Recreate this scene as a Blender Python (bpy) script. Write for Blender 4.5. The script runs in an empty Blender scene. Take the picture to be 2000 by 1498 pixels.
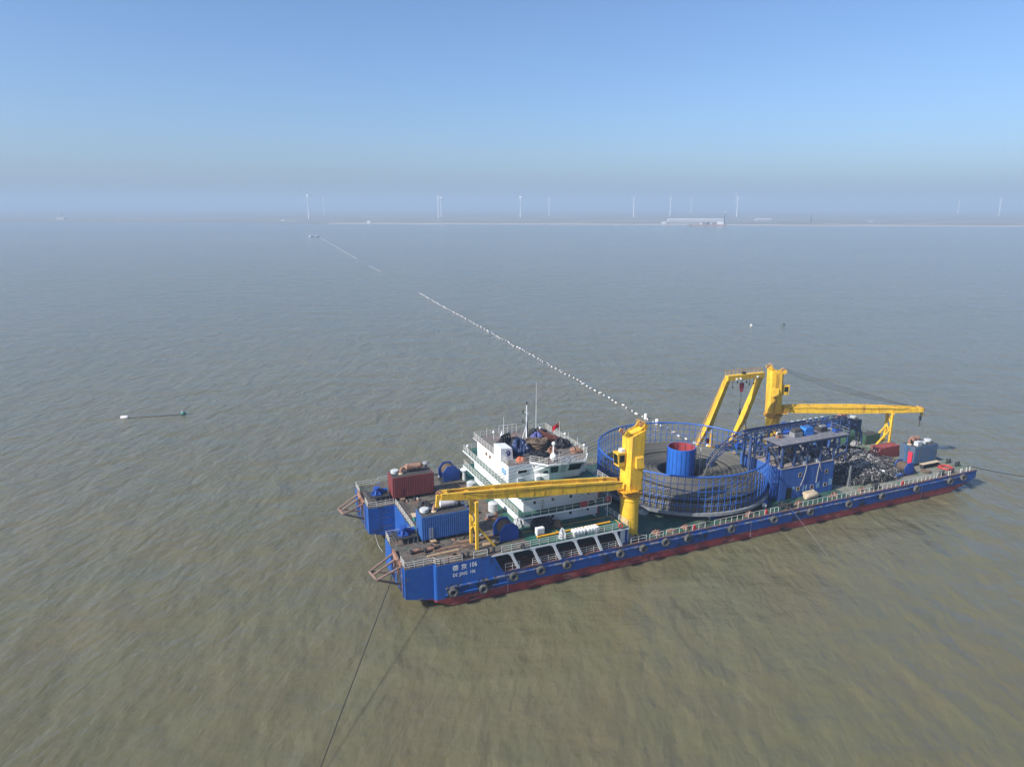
import bpy, math, random
from mathutils import Vector, Matrix
random.seed(7)
PI = math.pi
sc = bpy.context.scene
C = bpy.context.collection
R = math.radians

# ------------------------------------------------------------------ camera, sky, sun, exposure
# X runs along the barge from bow to stern, Y across it to the far side, water at Z = 0
YAW = 23.734
CAM = Vector((-23.73, -91.57, 57.96))
cam = bpy.data.cameras.new('camera'); co = bpy.data.objects.new('camera', cam); C.objects.link(co)
cam.sensor_width = 36.0; cam.lens = 36 * 1403.5 / 2000; cam.clip_start = 1.0; cam.clip_end = 60000
co.matrix_world = (Matrix.Translation(CAM) @ Matrix.Rotation(R(-YAW), 4, 'Z')
                   @ Matrix.Rotation(R(90 - 13.89), 4, 'X') @ Matrix.Rotation(R(0.08), 4, 'Z'))
sc.camera = co
SUN_EL, SUN_AZ = 37.0, 6.5
to_sun = Vector((-math.cos(R(SUN_AZ)) * math.cos(R(SUN_EL)), -math.sin(R(SUN_AZ)) * math.cos(R(SUN_EL)), math.sin(R(SUN_EL))))
w = bpy.data.worlds.new('World'); sc.world = w; w.use_nodes = True
nt = w.node_tree; nt.nodes.clear()
sky = nt.nodes.new('ShaderNodeTexSky'); sky.sky_type = 'NISHITA'; sky.sun_disc = False
sky.sun_elevation = R(SUN_EL); sky.sun_rotation = math.atan2(to_sun.x, to_sun.y)
sky.altitude = 0; sky.air_density = 0.85; sky.dust_density = 1.7; sky.ozone_density = 7.0
bg = nt.nodes.new('ShaderNodeBackground'); bg.inputs[1].default_value = 0.125
wo = nt.nodes.new('ShaderNodeOutputWorld')
nt.links.new(sky.outputs[0], bg.inputs[0]); nt.links.new(bg.outputs[0], wo.inputs[0])
sl = bpy.data.lights.new('sun', 'SUN'); sl.energy = 4.8; sl.angle = R(0.55); sl.color = (1.0, 0.95, 0.87)
so = bpy.data.objects.new('sun', sl); C.objects.link(so)
so.rotation_euler = to_sun.to_track_quat('Z', 'Y').to_euler(); so.location = (0, 0, 120)
sc.view_settings.view_transform = 'Standard'; sc.view_settings.look = 'None'
sc.view_settings.exposure = 0.52; sc.view_settings.gamma = 1.0
sc.render.engine = 'CYCLES'
sc.cycles.use_denoising = True
sc.cycles.max_bounces = 6; sc.cycles.volume_bounces = 0; sc.cycles.caustics_reflective = False

# ------------------------------------------------------------------ materials
def node(nt, t, **k):
    n = nt.nodes.new(t)
    for a, b in k.items():
        if a == 'i':
            for kk, vv in b.items(): n.inputs[kk].default_value = vv
        else: setattr(n, a, b)
    return n
def base_mat(name):
    m = bpy.data.materials.new(name); m.use_nodes = True
    return m, m.node_tree, m.node_tree.nodes['Principled BSDF']
def rgba(c): return (c[0], c[1], c[2], 1)
def pos_noise(nt, scale, detail=4, rough=.6, stretch=(1, 1, 1)):
    g = node(nt, 'ShaderNodeNewGeometry'); mp = node(nt, 'ShaderNodeMapping'); mp.inputs['Scale'].default_value = stretch
    n = node(nt, 'ShaderNodeTexNoise', i={'Scale': scale, 'Detail': detail, 'Roughness': rough})
    nt.links.new(g.outputs['Position'], mp.inputs['Vector']); nt.links.new(mp.outputs[0], n.inputs['Vector'])
    return n.outputs['Fac']
def ramp(nt, fac, a, b):
    r = node(nt, 'ShaderNodeMapRange', i={'From Min': a, 'From Max': b}); r.clamp = True
    nt.links.new(fac, r.inputs['Value']); return r.outputs[0]
def mix(nt, fac, a, b):
    x = node(nt, 'ShaderNodeMix', data_type='RGBA')
    if isinstance(fac, (int, float)): x.inputs[0].default_value = fac
    else: nt.links.new(fac, x.inputs[0])
    for i, c in ((6, a), (7, b)):
        if isinstance(c, tuple): x.inputs[i].default_value = rgba(c)
        else: nt.links.new(c, x.inputs[i])
    return x.outputs[2]
def M(name, col, rough=.55, metal=0., var=.25, scale=.8, dirt=(), bump=0., spec=.4):
    """paint: colour with mottling and layers of dirt (colour, threshold, softness, scale, stretch)"""
    m, nt, p = base_mat(name)
    lo = tuple(c * (1 - var) for c in col); hi = tuple(min(1, c * (1 + var * .6)) for c in col)
    out = mix(nt, ramp(nt, pos_noise(nt, scale), .3, .7), lo, hi)
    for d in dirt:
        dc, th, soft, s = d[:4]; st = d[4] if len(d) > 4 else (1, 1, 1)
        out = mix(nt, ramp(nt, pos_noise(nt, s, 6, .65, st), th - .07, th - .07 + soft), out, dc)
    nt.links.new(out, p.inputs['Base Color'])
    p.inputs['Roughness'].default_value = rough; p.inputs['Metallic'].default_value = metal
    p.inputs['Specular IOR Level'].default_value = spec
    if bump:
        b = node(nt, 'ShaderNodeBump', i={'Strength': bump, 'Distance': .05})
        nt.links.new(pos_noise(nt, 3, 5), b.inputs['Height']); nt.links.new(b.outputs[0], p.inputs['Normal'])
    return m
RUST = (.16, .06, .025); GRIME = (.06, .055, .045); DUST = (.30, .27, .22)
STREAK = (1, 1, .12)
m_white = M('white paint', (.74, .75, .75), .45, var=.06, dirt=[((.42, .36, .28), .66, .14, 1.2, STREAK)])
m_rail = M('rail white', (.64, .62, .57), .5, var=.1, dirt=[(RUST, .68, .1, 2.2)])
m_yellow = M('crane yellow', (.80, .49, .035), .5, var=.14, dirt=[((.58, .33, .05), .55, .2, .9, STREAK), ((.34, .16, .05), .64, .12, 1.6, STREAK), ((.20, .10, .045), .70, .1, 2.0)])
m_yellow2 = M('pipe yellow', (.72, .36, .02), .5, var=.1)
m_blue = M('machine blue', (.015, .065, .30), .5, var=.2, dirt=[(GRIME, .66, .15, 1.6)])
m_bluel = M('house blue', (.035, .105, .34), .6, var=.12, scale=.4, dirt=[((.10, .16, .30), .62, .2, .5, STREAK), ((.12, .10, .09), .74, .12, 1.3, STREAK)])
m_truss = M('truss blue', (.030, .065, .18), .6, var=.25, dirt=[((.10, .095, .095), .58, .2, 1.0), ((.03, .03, .035), .6, .15, 1.8)])
m_fence = M('fence blue', (.025, .10, .38), .45, var=.15, dirt=[((.05, .09, .16), .68, .1, 1.5)])
m_drum = M('drum blue', (.02, .12, .47), .45, var=.12, dirt=[((.04, .08, .2), .66, .15, .9, STREAK)])
m_drumin = M('drum red', (.30, .045, .05), .6, var=.15)
m_genblue = M('genset blue', (.035, .12, .36), .55, var=.15, dirt=[((.12, .14, .18), .64, .2, .9, STREAK)])
m_genblue2 = M('worn container blue', (.05, .13, .26), .6, var=.2, dirt=[((.13, .13, .14), .5, .25, .8, STREAK), (RUST, .72, .1, 1.8)])
m_genred = M('genset red', (.21, .05, .05), .55, var=.15, dirt=[((.17, .07, .06), .62, .2, .9, STREAK)])
m_contred = M('container red', (.24, .05, .048), .6, var=.15, dirt=[((.33, .12, .11), .62, .2, .8), (RUST, .7, .12, 1.8)])
m_contgreen = M('container green', (.04, .10, .065), .65, var=.2, dirt=[(GRIME, .58, .2, 1.2)])
m_roofdark = M('container roof', (.055, .053, .052), .75, var=.3, dirt=[((.18, .165, .14), .64, .2, 1.0)])
m_rust = M('rusty steel', (.26, .13, .085), .8, var=.35, scale=2, dirt=[((.42, .30, .22), .58, .15, 1.6), ((.10, .06, .045), .62, .12, 3)])
m_rack = M('rack brown', (.25, .15, .115), .75, var=.3, scale=1.5, dirt=[((.12, .09, .08), .5, .2, 1.2), ((.34, .25, .18), .66, .12, 2)])
m_dark = M('dark steel', (.035, .036, .04), .65, var=.3, dirt=[((.11, .085, .06), .62, .2, 2)])
m_grey = M('grey steel', (.22, .23, .24), .6, var=.2, dirt=[(GRIME, .6, .2, 1.5)])
m_grey2 = M('pale grey', (.48, .50, .50), .6, var=.12, dirt=[((.25, .22, .18), .66, .15, 1.6)])
m_tyre = M('tyre rubber', (.055, .055, .055), .85, var=.3, scale=2, dirt=[((.17, .16, .145), .52, .25, 2.4)])
m_black = M('black rubber', (.018, .018, .02), .7, var=.3)
m_rope = M('wire rope', (.02, .02, .02), .7, var=.2)
m_ropeg = M('pale rope', (.32, .31, .29), .8, var=.2)
m_ropeb = M('brown rope', (.14, .10, .07), .85, var=.35, scale=4)
m_wood = M('timber', (.42, .29, .17), .8, var=.3, scale=2, dirt=[(GRIME, .66, .15, 2)])
m_plank = M('rusty boards', (.24, .15, .10), .85, var=.35, scale=1.2, dirt=[(GRIME, .55, .2, 1.6)])
m_canvas = M('canvas', (.50, .40, .27), .85, var=.2, scale=2)
m_tarpd = M('dark tarp', (.02, .022, .028), .6, var=.3, bump=.6)
m_tarpb = M('navy tarp', (.012, .03, .10), .5, var=.4, bump=.6)
m_red = M('signal red', (.55, .04, .04), .5, var=.15)
m_pink = M('red sheet', (.62, .03, .07), .6, var=.1)
m_orange = M('orange float', (.55, .13, .03), .6, var=.2)
m_flag = M('flag red', (.50, .015, .03), .7, var=.1)
m_star = M('flag yellow', (.85, .62, .08), .7, var=.02)
m_navy = M('logo navy', (.02, .025, .16), .5, var=.03)
m_letter = M('lettering white', (.78, .78, .76), .55, var=.08, dirt=[((.10, .14, .30), .68, .08, 2.2)])
m_glass = M('window glass', (.012, .018, .018), .12, var=.3, spec=.6)
m_float = M('float white', (.82, .77, .75), .5, var=.12, dirt=[((.5, .3, .26), .66, .15, 1.5)])
m_turb = M('turbine white', (.78, .79, .80), .5, var=.03)
m_teal = M('teal plastic', (.02, .22, .25), .5, var=.2)
m_greend = M('green deck paint', (.018, .10, .075), .6, var=.25, scale=.5, dirt=[((.10, .12, .09), .60, .2, .45), (GRIME, .66, .15, 1.5)])
m_deckmid = M('main deck green', (.02, .085, .06), .6, var=.3, scale=.4, dirt=[((.10, .12, .09), .52, .25, .35), ((.05, .05, .045), .60, .15, .9)])
m_deckfore = M('dirty fore deck', (.115, .10, .085), .85, var=.4, scale=.6, dirt=[((.035, .085, .06), .60, .14, .28), ((.17, .10, .065), .58, .15, .5), ((.03, .028, .026), .58, .13, 1.0), ((.27, .25, .22), .68, .1, 1.7)])
m_decksten = M('dusty stern deck', (.22, .21, .175), .85, var=.3, scale=.5, dirt=[((.07, .13, .085), .55, .15, .25), ((.10, .085, .065), .6, .16, .9)])
m_rusty_edge = M('rusty deck edge', (.17, .085, .055), .85, var=.4, scale=1, dirt=[((.30, .12, .08), .55, .15, 1.2), ((.09, .09, .08), .58, .15, .7)])
m_concrete = M('pale shed', (.52, .50, .50), .8, var=.1)
m_print = M('printed notice', (.55, .66, .74), .5, var=.2, dirt=[((.10, .25, .45), .5, .05, 5)])
m_board = M('printed board', (.62, .64, .67), .5, var=.05, dirt=[((.14, .16, .22), .60, .05, 3.2)])

def mat_hull():
    m, nt, p = base_mat('hull paint')
    g = node(nt, 'ShaderNodeNewGeometry'); s = node(nt, 'ShaderNodeSeparateXYZ'); nt.links.new(g.outputs['Position'], s.inputs[0])
    blue = mix(nt, ramp(nt, pos_noise(nt, .35), .3, .7), (.012, .076, .30), (.016, .10, .38))
    blue = mix(nt, ramp(nt, pos_noise(nt, .5, 6, .7, (.5, 1, .5)), .53, .65), blue, (.022, .028, .04))
    blue = mix(nt, ramp(nt, pos_noise(nt, 1.1, 6, .7, (.30, 1, 1.6)), .60, .68), blue, (.17, .15, .13))
    blue = mix(nt, ramp(nt, pos_noise(nt, 1.6, 5, .7, (1, 1, .1)), .58, .70), blue, (.05, .04, .045))
    red = mix(nt, ramp(nt, pos_noise(nt, .6, 6, .7, (.5, 1, 1.5)), .35, .7), (.19, .022, .028), (.33, .05, .055))
    red = mix(nt, ramp(nt, pos_noise(nt, .9, 6, .75, (.35, 1, 2)), .54, .63), red, (.36, .17, .15))
    red = mix(nt, ramp(nt, pos_noise(nt, .8, 5, .7, (.4, 1, 1)), .55, .66), red, (.05, .028, .025))
    wl = mix(nt, ramp(nt, s.outputs['Z'], .02, .25), (.05, .022, .018), red)
    ad = node(nt, 'ShaderNodeMath', operation='ADD'); mu = node(nt, 'ShaderNodeMath', operation='MULTIPLY'); mu.inputs[1].default_value = .5
    nt.links.new(pos_noise(nt, .8, 5, .7), mu.inputs[0]); nt.links.new(mu.outputs[0], ad.inputs[0]); nt.links.new(s.outputs['Z'], ad.inputs[1])
    out = mix(nt, ramp(nt, ad.outputs[0], 1.66, 1.74), wl, blue)
    nt.links.new(out, p.inputs['Base Color']); p.inputs['Roughness'].default_value = .45; p.inputs['Specular IOR Level'].default_value = .4
    b = node(nt, 'ShaderNodeBump', i={'Strength': .35, 'Distance': .12}); nt.links.new(pos_noise(nt, .7, 3), b.inputs['Height']); nt.links.new(b.outputs[0], p.inputs['Normal'])
    return m
m_hull = mat_hull()

def mat_cable():
    m, nt, p = base_mat('striped cable')
    a = node(nt, 'ShaderNodeAttribute', attribute_name='arc'); s = node(nt, 'ShaderNodeMath', operation='SINE'); k = node(nt, 'ShaderNodeMath', operation='MULTIPLY')
    k.inputs[1].default_value = 2 * PI / .42
    nt.links.new(a.outputs['Fac'], k.inputs[0]); nt.links.new(k.outputs[0], s.inputs[0])
    c = mix(nt, ramp(nt, s.outputs[0], -.15, .35), (.035, .034, .030), (.20, .19, .155))
    c = mix(nt, ramp(nt, pos_noise(nt, .5), .45, .75), c, (.10, .095, .08))
    tn = node(nt, 'ShaderNodeAttribute', attribute_name='tone'); c = mix(nt, ramp(nt, tn.outputs['Fac'], 0, 1), c, (.03, .03, .028))
    nt.links.new(c, p.inputs['Base Color']); p.inputs['Roughness'].default_value = .7
    return m
m_cable = mat_cable()

def mat_heap():
    m, nt, p = base_mat('old float bags')
    a = node(nt, 'ShaderNodeAttribute', attribute_name='arc')
    c = mix(nt, ramp(nt, a.outputs['Fac'], .30, .95), (.020, .020, .022), (.42, .40, .385))
    c = mix(nt, ramp(nt, pos_noise(nt, 1.5), .55, .7), c, (.06, .05, .045))
    nt.links.new(c, p.inputs['Base Color']); p.inputs['Roughness'].default_value = .7
    return m
m_heap = mat_heap()

def mat_water():
    m, nt, p = base_mat('muddy sea water')
    c = mix(nt, ramp(nt, pos_noise(nt, .012, 5, .6, (1, .6, 1)), .35, .65), (.118, .109, .060), (.140, .121, .067))
    c = mix(nt, ramp(nt, pos_noise(nt, .06, 5, .6), .42, .75), c, (.118, .119, .065))
    mt = node(nt, 'ShaderNodeMapping', vector_type='TEXTURE'); mt.inputs['Rotation'].default_value = (0, 0, R(64)); mt.inputs['Scale'].default_value = (2.4, 1, 1)
    gt = node(nt, 'ShaderNodeNewGeometry'); ns = node(nt, 'ShaderNodeTexNoise', i={'Scale': .16, 'Detail': 5, 'Roughness': .6, 'Distortion': .8}); nt.links.new(gt.outputs['Position'], mt.inputs['Vector']); nt.links.new(mt.outputs[0], ns.inputs['Vector'])
    c = mix(nt, ramp(nt, ns.outputs['Fac'], .36, .9), c, (.150, .139, .080))
    nt.links.new(c, p.inputs['Base Color'])
    p.inputs['Roughness'].default_value = .16; p.inputs['IOR'].default_value = 1.33; p.inputs['Specular IOR Level'].default_value = .5
    p.inputs['Subsurface Weight'].default_value = 1.0; p.inputs['Subsurface Radius'].default_value = (1.0, .8, .45); p.inputs['Subsurface Scale'].default_value = 5.0
    g = node(nt, 'ShaderNodeNewGeometry')
    prev = None
    for ang, sc_, el, dist, strg, det in ((-22, .085, 3.2, 1.5, .6, 2), (70, .18, 2.2, 1.05, .7, 2), (54, .40, 2.0, .55, .75, 3), (-18, .55, 2.4, .22, .7, 2), (62, 1.2, 2.0, .18, .85, 3)):
        mp = node(nt, 'ShaderNodeMapping', vector_type='TEXTURE'); mp.inputs['Rotation'].default_value = (0, 0, R(ang)); mp.inputs['Scale'].default_value = (el, 1, 1)
        nt.links.new(g.outputs['Position'], mp.inputs['Vector'])
        n = node(nt, 'ShaderNodeTexNoise', i={'Scale': sc_, 'Detail': det, 'Roughness': .5, 'Distortion': .35})
        nt.links.new(mp.outputs[0], n.inputs['Vector'])
        b = node(nt, 'ShaderNodeBump', i={'Strength': strg, 'Distance': dist}); nt.links.new(n.outputs['Fac'], b.inputs['Height'])
        if prev: nt.links.new(prev.outputs[0], b.inputs['Normal'])
        prev = b
    nt.links.new(prev.outputs[0], p.inputs['Normal'])
    return m
def mat_land():
    m, nt, p = base_mat('tidal flats')
    c = mix(nt, ramp(nt, pos_noise(nt, .004, 6, .6, (.4, 1, 1)), .35, .65), (.20, .19, .165), (.14, .145, .125))
    c = mix(nt, ramp(nt, pos_noise(nt, .012, 5, .6, (.25, 1, 1)), .55, .62), c, (.30, .27, .23))
    nt.links.new(c, p.inputs['Base Color']); p.inputs['Roughness'].default_value = .9
    return m
m_sand = M('beach sand', (.46, .39, .33), .9, var=.15, scale=.02)

# ------------------------------------------------------------------ mesh helpers
class MB:
    def __init__(s): s.v = []; s.f = []; s.arc = []; s.tone = []
    def add(s, vs, fs):
        o = len(s.v); s.v += [tuple(x) for x in vs]; s.f += [tuple(o + i for i in f) for f in fs]; return s
    def box(s, x0, y0, z0, x1, y1, z1):
        return s.add([(x0, y0, z0), (x1, y0, z0), (x1, y1, z0), (x0, y1, z0), (x0, y0, z1), (x1, y0, z1), (x1, y1, z1), (x0, y1, z1)],
                     [(3, 2, 1, 0), (4, 5, 6, 7), (0, 1, 5, 4), (1, 2, 6, 5), (2, 3, 7, 6), (3, 0, 4, 7)])
    def beam(s, p, q, w, h=None, w2=None, h2=None, up=(0, 0, 1)):
        p = Vector(p); q = Vector(q); h = h or w; w2 = w2 or w; h2 = h2 or h
        d = (q - p).normalized(); u = Vector(up)
        if abs(d.dot(u)) > .98: u = Vector((1, 0, 0))
        a = d.cross(u).normalized(); b = a.cross(d).normalized(); vs = []
        for c, ww, hh in ((p, w, h), (q, w2, h2)):
            for i, j in ((-1, -1), (1, -1), (1, 1), (-1, 1)): vs.append(c + a * (i * ww / 2) + b * (j * hh / 2))
        return s.add(vs, [(0, 1, 2, 3), (7, 6, 5, 4), (0, 4, 5, 1), (1, 5, 6, 2), (2, 6, 7, 3), (3, 7, 4, 0)])
    def tube(s, p, q, r, n=8, r2=None):
        p = Vector(p); q = Vector(q); r2 = r if r2 is None else r2; d = (q - p).normalized()
        a = d.orthogonal().normalized(); b = d.cross(a); vs = []
        for c, rr in ((p, r), (q, r2)):
            for i in range(n): t = 2 * PI * i / n; vs.append(c + a * (math.cos(t) * rr) + b * (math.sin(t) * rr))
        fs = [(i, (i + 1) % n, n + (i + 1) % n, n + i) for i in range(n)]
        fs += [tuple(range(n - 1, -1, -1)), tuple(range(n, 2 * n))]
        return s.add(vs, fs)
    def path(s, pts, r, n=6, closed=False, arc0=None, cap=True):
        P = [Vector(p) for p in pts]; N = len(P); vs = []; L = 0; prev = None
        for i, p in enumerate(P):
            d = (P[(i + 1) % N] - P[i - 1]) if closed else (P[min(i + 1, N - 1)] - P[max(i - 1, 0)])
            d.normalize()
            if prev is None: a = d.orthogonal().normalized()
            else: a = (prev - d * prev.dot(d)).normalized()
            prev = a; b = d.cross(a)
            if i: L += (P[i] - P[i - 1]).length
            for k in range(n):
                t = 2 * PI * k / n; vs.append(p + a * (math.cos(t) * r) + b * (math.sin(t) * r))
                if arc0 is not None: s.arc.append(L + arc0)
        fs = []
        for i in range(N if closed else N - 1):
            j = (i + 1) % N
            for k in range(n): fs.append((i * n + k, i * n + (k + 1) % n, j * n + (k + 1) % n, j * n + k))
        if not closed and cap: fs += [tuple(range(n - 1, -1, -1)), tuple(range((N - 1) * n, N * n))]
        return s.add(vs, fs)
    def ring(s, c, r, rt, n=96, k=6, arc0=None, z=None):
        """torus ring about the vertical axis with its seam inside"""
        vs = []; fs = []
        for i in range(n):
            t = 2 * PI * i / n
            for j in range(k):
                a = 2 * PI * j / k; rr = r + rt * math.cos(a); vs.append((c[0] + rr * math.cos(t), c[1] + rr * math.sin(t), c[2] + rt * math.sin(a)))
                if arc0 is not None: s.arc.append(r * t + arc0)
        for i in range(n):
            for j in range(k): fs.append((i * k + j, ((i + 1) % n) * k + j, ((i + 1) % n) * k + (j + 1) % k, i * k + (j + 1) % k))
        return s.add(vs, fs)
    def lathe(s, prof, c=(0, 0, 0), n=24, axis=(0, 0, 1)):
        ax = Vector(axis).normalized(); a = ax.orthogonal().normalized(); b = ax.cross(a); c = Vector(c); vs = []; fs = []; m = len(prof)
        for r, z in prof:
            for i in range(n): t = 2 * PI * i / n; vs.append(c + ax * z + a * (r * math.cos(t)) + b * (r * math.sin(t)))
        for j in range(m - 1):
            for i in range(n): fs.append((j * n + i, j * n + (i + 1) % n, (j + 1) * n + (i + 1) % n, (j + 1) * n + i))
        if prof[0][0] > 1e-4: fs.append(tuple(range(n - 1, -1, -1)))
        if prof[-1][0] > 1e-4: fs.append(tuple(range((m - 1) * n, m * n)))
        return s.add(vs, fs)
    def prism(s, poly, axis, a, b):
        """extrude a 2-D polygon along an axis: 'y' takes (x,z), 'z' takes (x,y), 'x' takes (y,z)"""
        def P(p, t): return {'y': (p[0], t, p[1]), 'z': (p[0], p[1], t), 'x': (t, p[0], p[1])}[axis]
        n = len(poly); vs = [P(p, a) for p in poly] + [P(p, b) for p in poly]
        return s.add(vs, [tuple(range(n)), tuple(range(2 * n - 1, n - 1, -1))] + [(i, n + i, n + (i + 1) % n, (i + 1) % n) for i in range(n)])
    def loft(s, a, b):
        n = len(a)
        return s.add(list(a) + list(b), [tuple(range(n - 1, -1, -1)), tuple(range(n, 2 * n))] + [(i, (i + 1) % n, n + (i + 1) % n, n + i) for i in range(n)])
    def ball(s, c, r, n=12, sz=1.):
        return s.lathe([(r * math.sin(PI * i / 8) if 0 < i < 8 else 0, -r * sz * math.cos(PI * i / 8)) for i in range(9)], c, n)
    def mesh(s, name, smooth=False):
        me = bpy.data.meshes.new(name); me.from_pydata([tuple(v) for v in s.v], [], s.f); me.update()
        import bmesh
        bm = bmesh.new(); bm.from_mesh(me); bmesh.ops.recalc_face_normals(bm, faces=bm.faces); bm.to_mesh(me); bm.free()
        if len(s.arc) == len(s.v) and s.arc:
            at = me.attributes.new('arc', 'FLOAT', 'POINT'); at.data.foreach_set('value', s.arc)
        if len(s.tone) == len(s.v) and s.tone:
            at = me.attributes.new('tone', 'FLOAT', 'POINT'); at.data.foreach_set('value', s.tone)
        if smooth:
            me.shade_smooth(); me.set_sharp_from_angle(angle=R(38))
        return me
    def build(s, name, mat, parent=None, smooth=False):
        me = s.mesh(name, smooth); me.materials.append(mat)
        o = bpy.data.objects.new(name, me); C.objects.link(o); o.parent = parent
        return o
def tag(o, label=None, cat=None, group=None, kind=None):
    if label: o['label'] = label
    if cat: o['category'] = cat
    if group: o['group'] = group
    if kind: o['kind'] = kind
    return o
def thing(name, label, cat, loc=(0, 0, 0), rz=0, group=None):
    o = bpy.data.objects.new(name, None); C.objects.link(o); o.location = loc; o.rotation_euler = (0, 0, rz)
    o.empty_display_size = .3
    return tag(o, label, cat, group)
def share(name, me, parent, loc=(0, 0, 0), rot=(0, 0, 0), scale=None):
    o = bpy.data.objects.new(name, me); C.objects.link(o); o.parent = parent; o.location = loc; o.rotation_euler = rot
    if scale: o.scale = scale
    return o
def copy_tree(o, parent=None):
    c = o.copy(); C.objects.link(c); c.parent = parent
    for ch in list(o.children): copy_tree(ch, c)
    return c
def rail(pts, h=1.05, rails=(1., .66, .33), step=1.5, r=.026, rp=.032, mb=None, ends=True):
    mb = mb or MB()
    for a, b in zip(pts[:-1], pts[1:]):
        a = Vector(a); b = Vector(b); n = max(1, round((b - a).length / step))
        for i in range(n + (1 if ends else 0)):
            p = a.lerp(b, i / n); mb.beam(p, p + Vector((0, 0, h)), rp * 2)
        for k in rails: mb.beam(a + Vector((0, 0, h * k)), b + Vector((0, 0, h * k)), r * 2)
    return mb
def W(x, y, z=0):
    """a place given as metres right of and ahead of the camera -> scene coordinates"""
    c, s = math.cos(R(YAW)), math.sin(R(YAW))
    return Vector((CAM.x + x * c + y * s, CAM.y - x * s + y * c, z))

D, D2, B, L = 3.78, 6.93, 35.9, 124.0

# ------------------------------------------------------------------ water, land
def quad(name, pts, mat):
    return MB().add(pts, [tuple(range(len(pts)))]).build(name, mat)
G = 30000
wq = [W(-G, -2500), W(G, -2500), W(G, 30000), W(-G, 30000)]
wm = MB().add([(v.x, v.y, 0) for v in wq] + [(v.x, v.y, -6) for v in wq], [(0, 1, 2, 3), (7, 6, 5, 4), (0, 4, 5, 1), (1, 5, 6, 2), (2, 6, 7, 3), (3, 7, 4, 0)])
tag(wm.build('sea_water', mat_water()), kind='structure')
def coast(x): return 2335 - .1 * x + 14 * math.sin(x * .004) + 9 * math.sin(x * .0113 + 1) + (55 if x < -650 else 0) * min(1, (-650 - x) / 200)
xs = [-7000 + i * 100 for i in range(141)]
def strip(name, rows, mat, xs=xs):
    mb = MB(); n = len(xs); vs = []
    for off, z in rows:
        for x in xs: vs.append(W(x * (1 + off / 6000), coast(x) + off, z))
    fs = [(j * n + i, j * n + i + 1, (j + 1) * n + i + 1, (j + 1) * n + i) for j in range(len(rows) - 1) for i in range(n - 1)]
    return tag(mb.add(vs, fs).build(name, mat), kind='structure')
strip('beach', [(0, -.4), (12, .5), (46, 1.5)], m_sand, [x for x in xs if x >= -600])
strip('mud_flat', [(0, -.3), (30, .2), (46, 1.5)], M('wet mud', (.15, .145, .125), .6, var=.15, scale=.02), [x for x in xs if x <= -600])
strip('land', [(44, 1.35), (50, 2.0), (90, 2.4), (160, 2.2), (170, 3.4), (180, 3.4), (190, 2.2), (420, 2.3), (430, 3.6), (445, 3.6), (460, 2.4), (900, 2.5), (1400, 3), (5800, 4)], mat_land())

# ------------------------------------------------------------------ barge hull
barge = thing('cable_laying_barge', 'long blue and red cable-laying barge lying on the muddy sea', 'barge')
h = MB()
h.prism([(4.63, 1.05), (10.2, -1.2), (112.6, -1.2), (124, 2.15), (124, D), (4.63, D)], 'y', 0, B)
h.prism([(4.64, D - .02), (15.2, D - .02), (13.5, D2), (4.64, D2)], 'y', 0.004, 3.65)
h.prism([(4.64, D - .02), (15.2, D - .02), (13.5, D2), (4.64, D2)], 'y', B - 3.65, B - .004)
for y0, y1 in ((.79, 12.3), (24.3, 35.1)):
    h.prism([(0, 2.2), (4.66, 1.06), (4.66, D2), (0, D2)], 'y', y0, y1)
for y in (.43, B - .43):
    h.tube((4.66, y, 1.1), (4.66, y, D2 - .002), .43, 24, .43)
h.build('hull', m_hull, barge, True)
# midship forecastle block with the gallery walls set back
MB().box(4.65, 3.6, D - .02, 13.0, B - 3.6, D2 - .003).build('forecastle_front', m_hull, barge)
f = MB(); f.box(13.001, 3.6, D - .02, 37.5, B - 3.6, D2 - .003); f.build('forecastle', M('shade-dark gallery wall', (.03, .04, .045), .7, var=.3), barge)  # wall colour darkened to stand in for the shade inside the gallery
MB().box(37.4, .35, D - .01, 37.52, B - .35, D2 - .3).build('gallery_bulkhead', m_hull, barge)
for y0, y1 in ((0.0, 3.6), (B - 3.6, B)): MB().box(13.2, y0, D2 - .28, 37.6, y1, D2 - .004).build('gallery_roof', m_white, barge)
for side, yy in ((0, .16), (1, B - .16)):
    for x in (16.35, 20.05, 23.6, 27.35, 31.1, 34.8):
        MB().beam((x, yy, D2 - .2), (x + 1.42, yy, D + .02), .30, .42).build('gallery_post', m_white, barge)
    x0 = 37.3
    MB().beam((x0, yy + (.9 if not side else -.9), D2 - .2), (x0, yy + (.9 if not side else -.9), D), .2, 1.5).build('gallery_post', m_white, barge)
# gussets that round the upper corners of the gallery openings
for x in (16.35, 20.05, 23.6, 27.35, 31.1, 34.8):
    for s_ in (-1, 1): MB().prism([(x + s_ * .12, D2 - .27), (x + s_ * .62, D2 - .27), (x + s_ * .12 + .3, D2 - .85)], 'y', .08, .24).build('gallery_gusset', m_white, barge)
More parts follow.
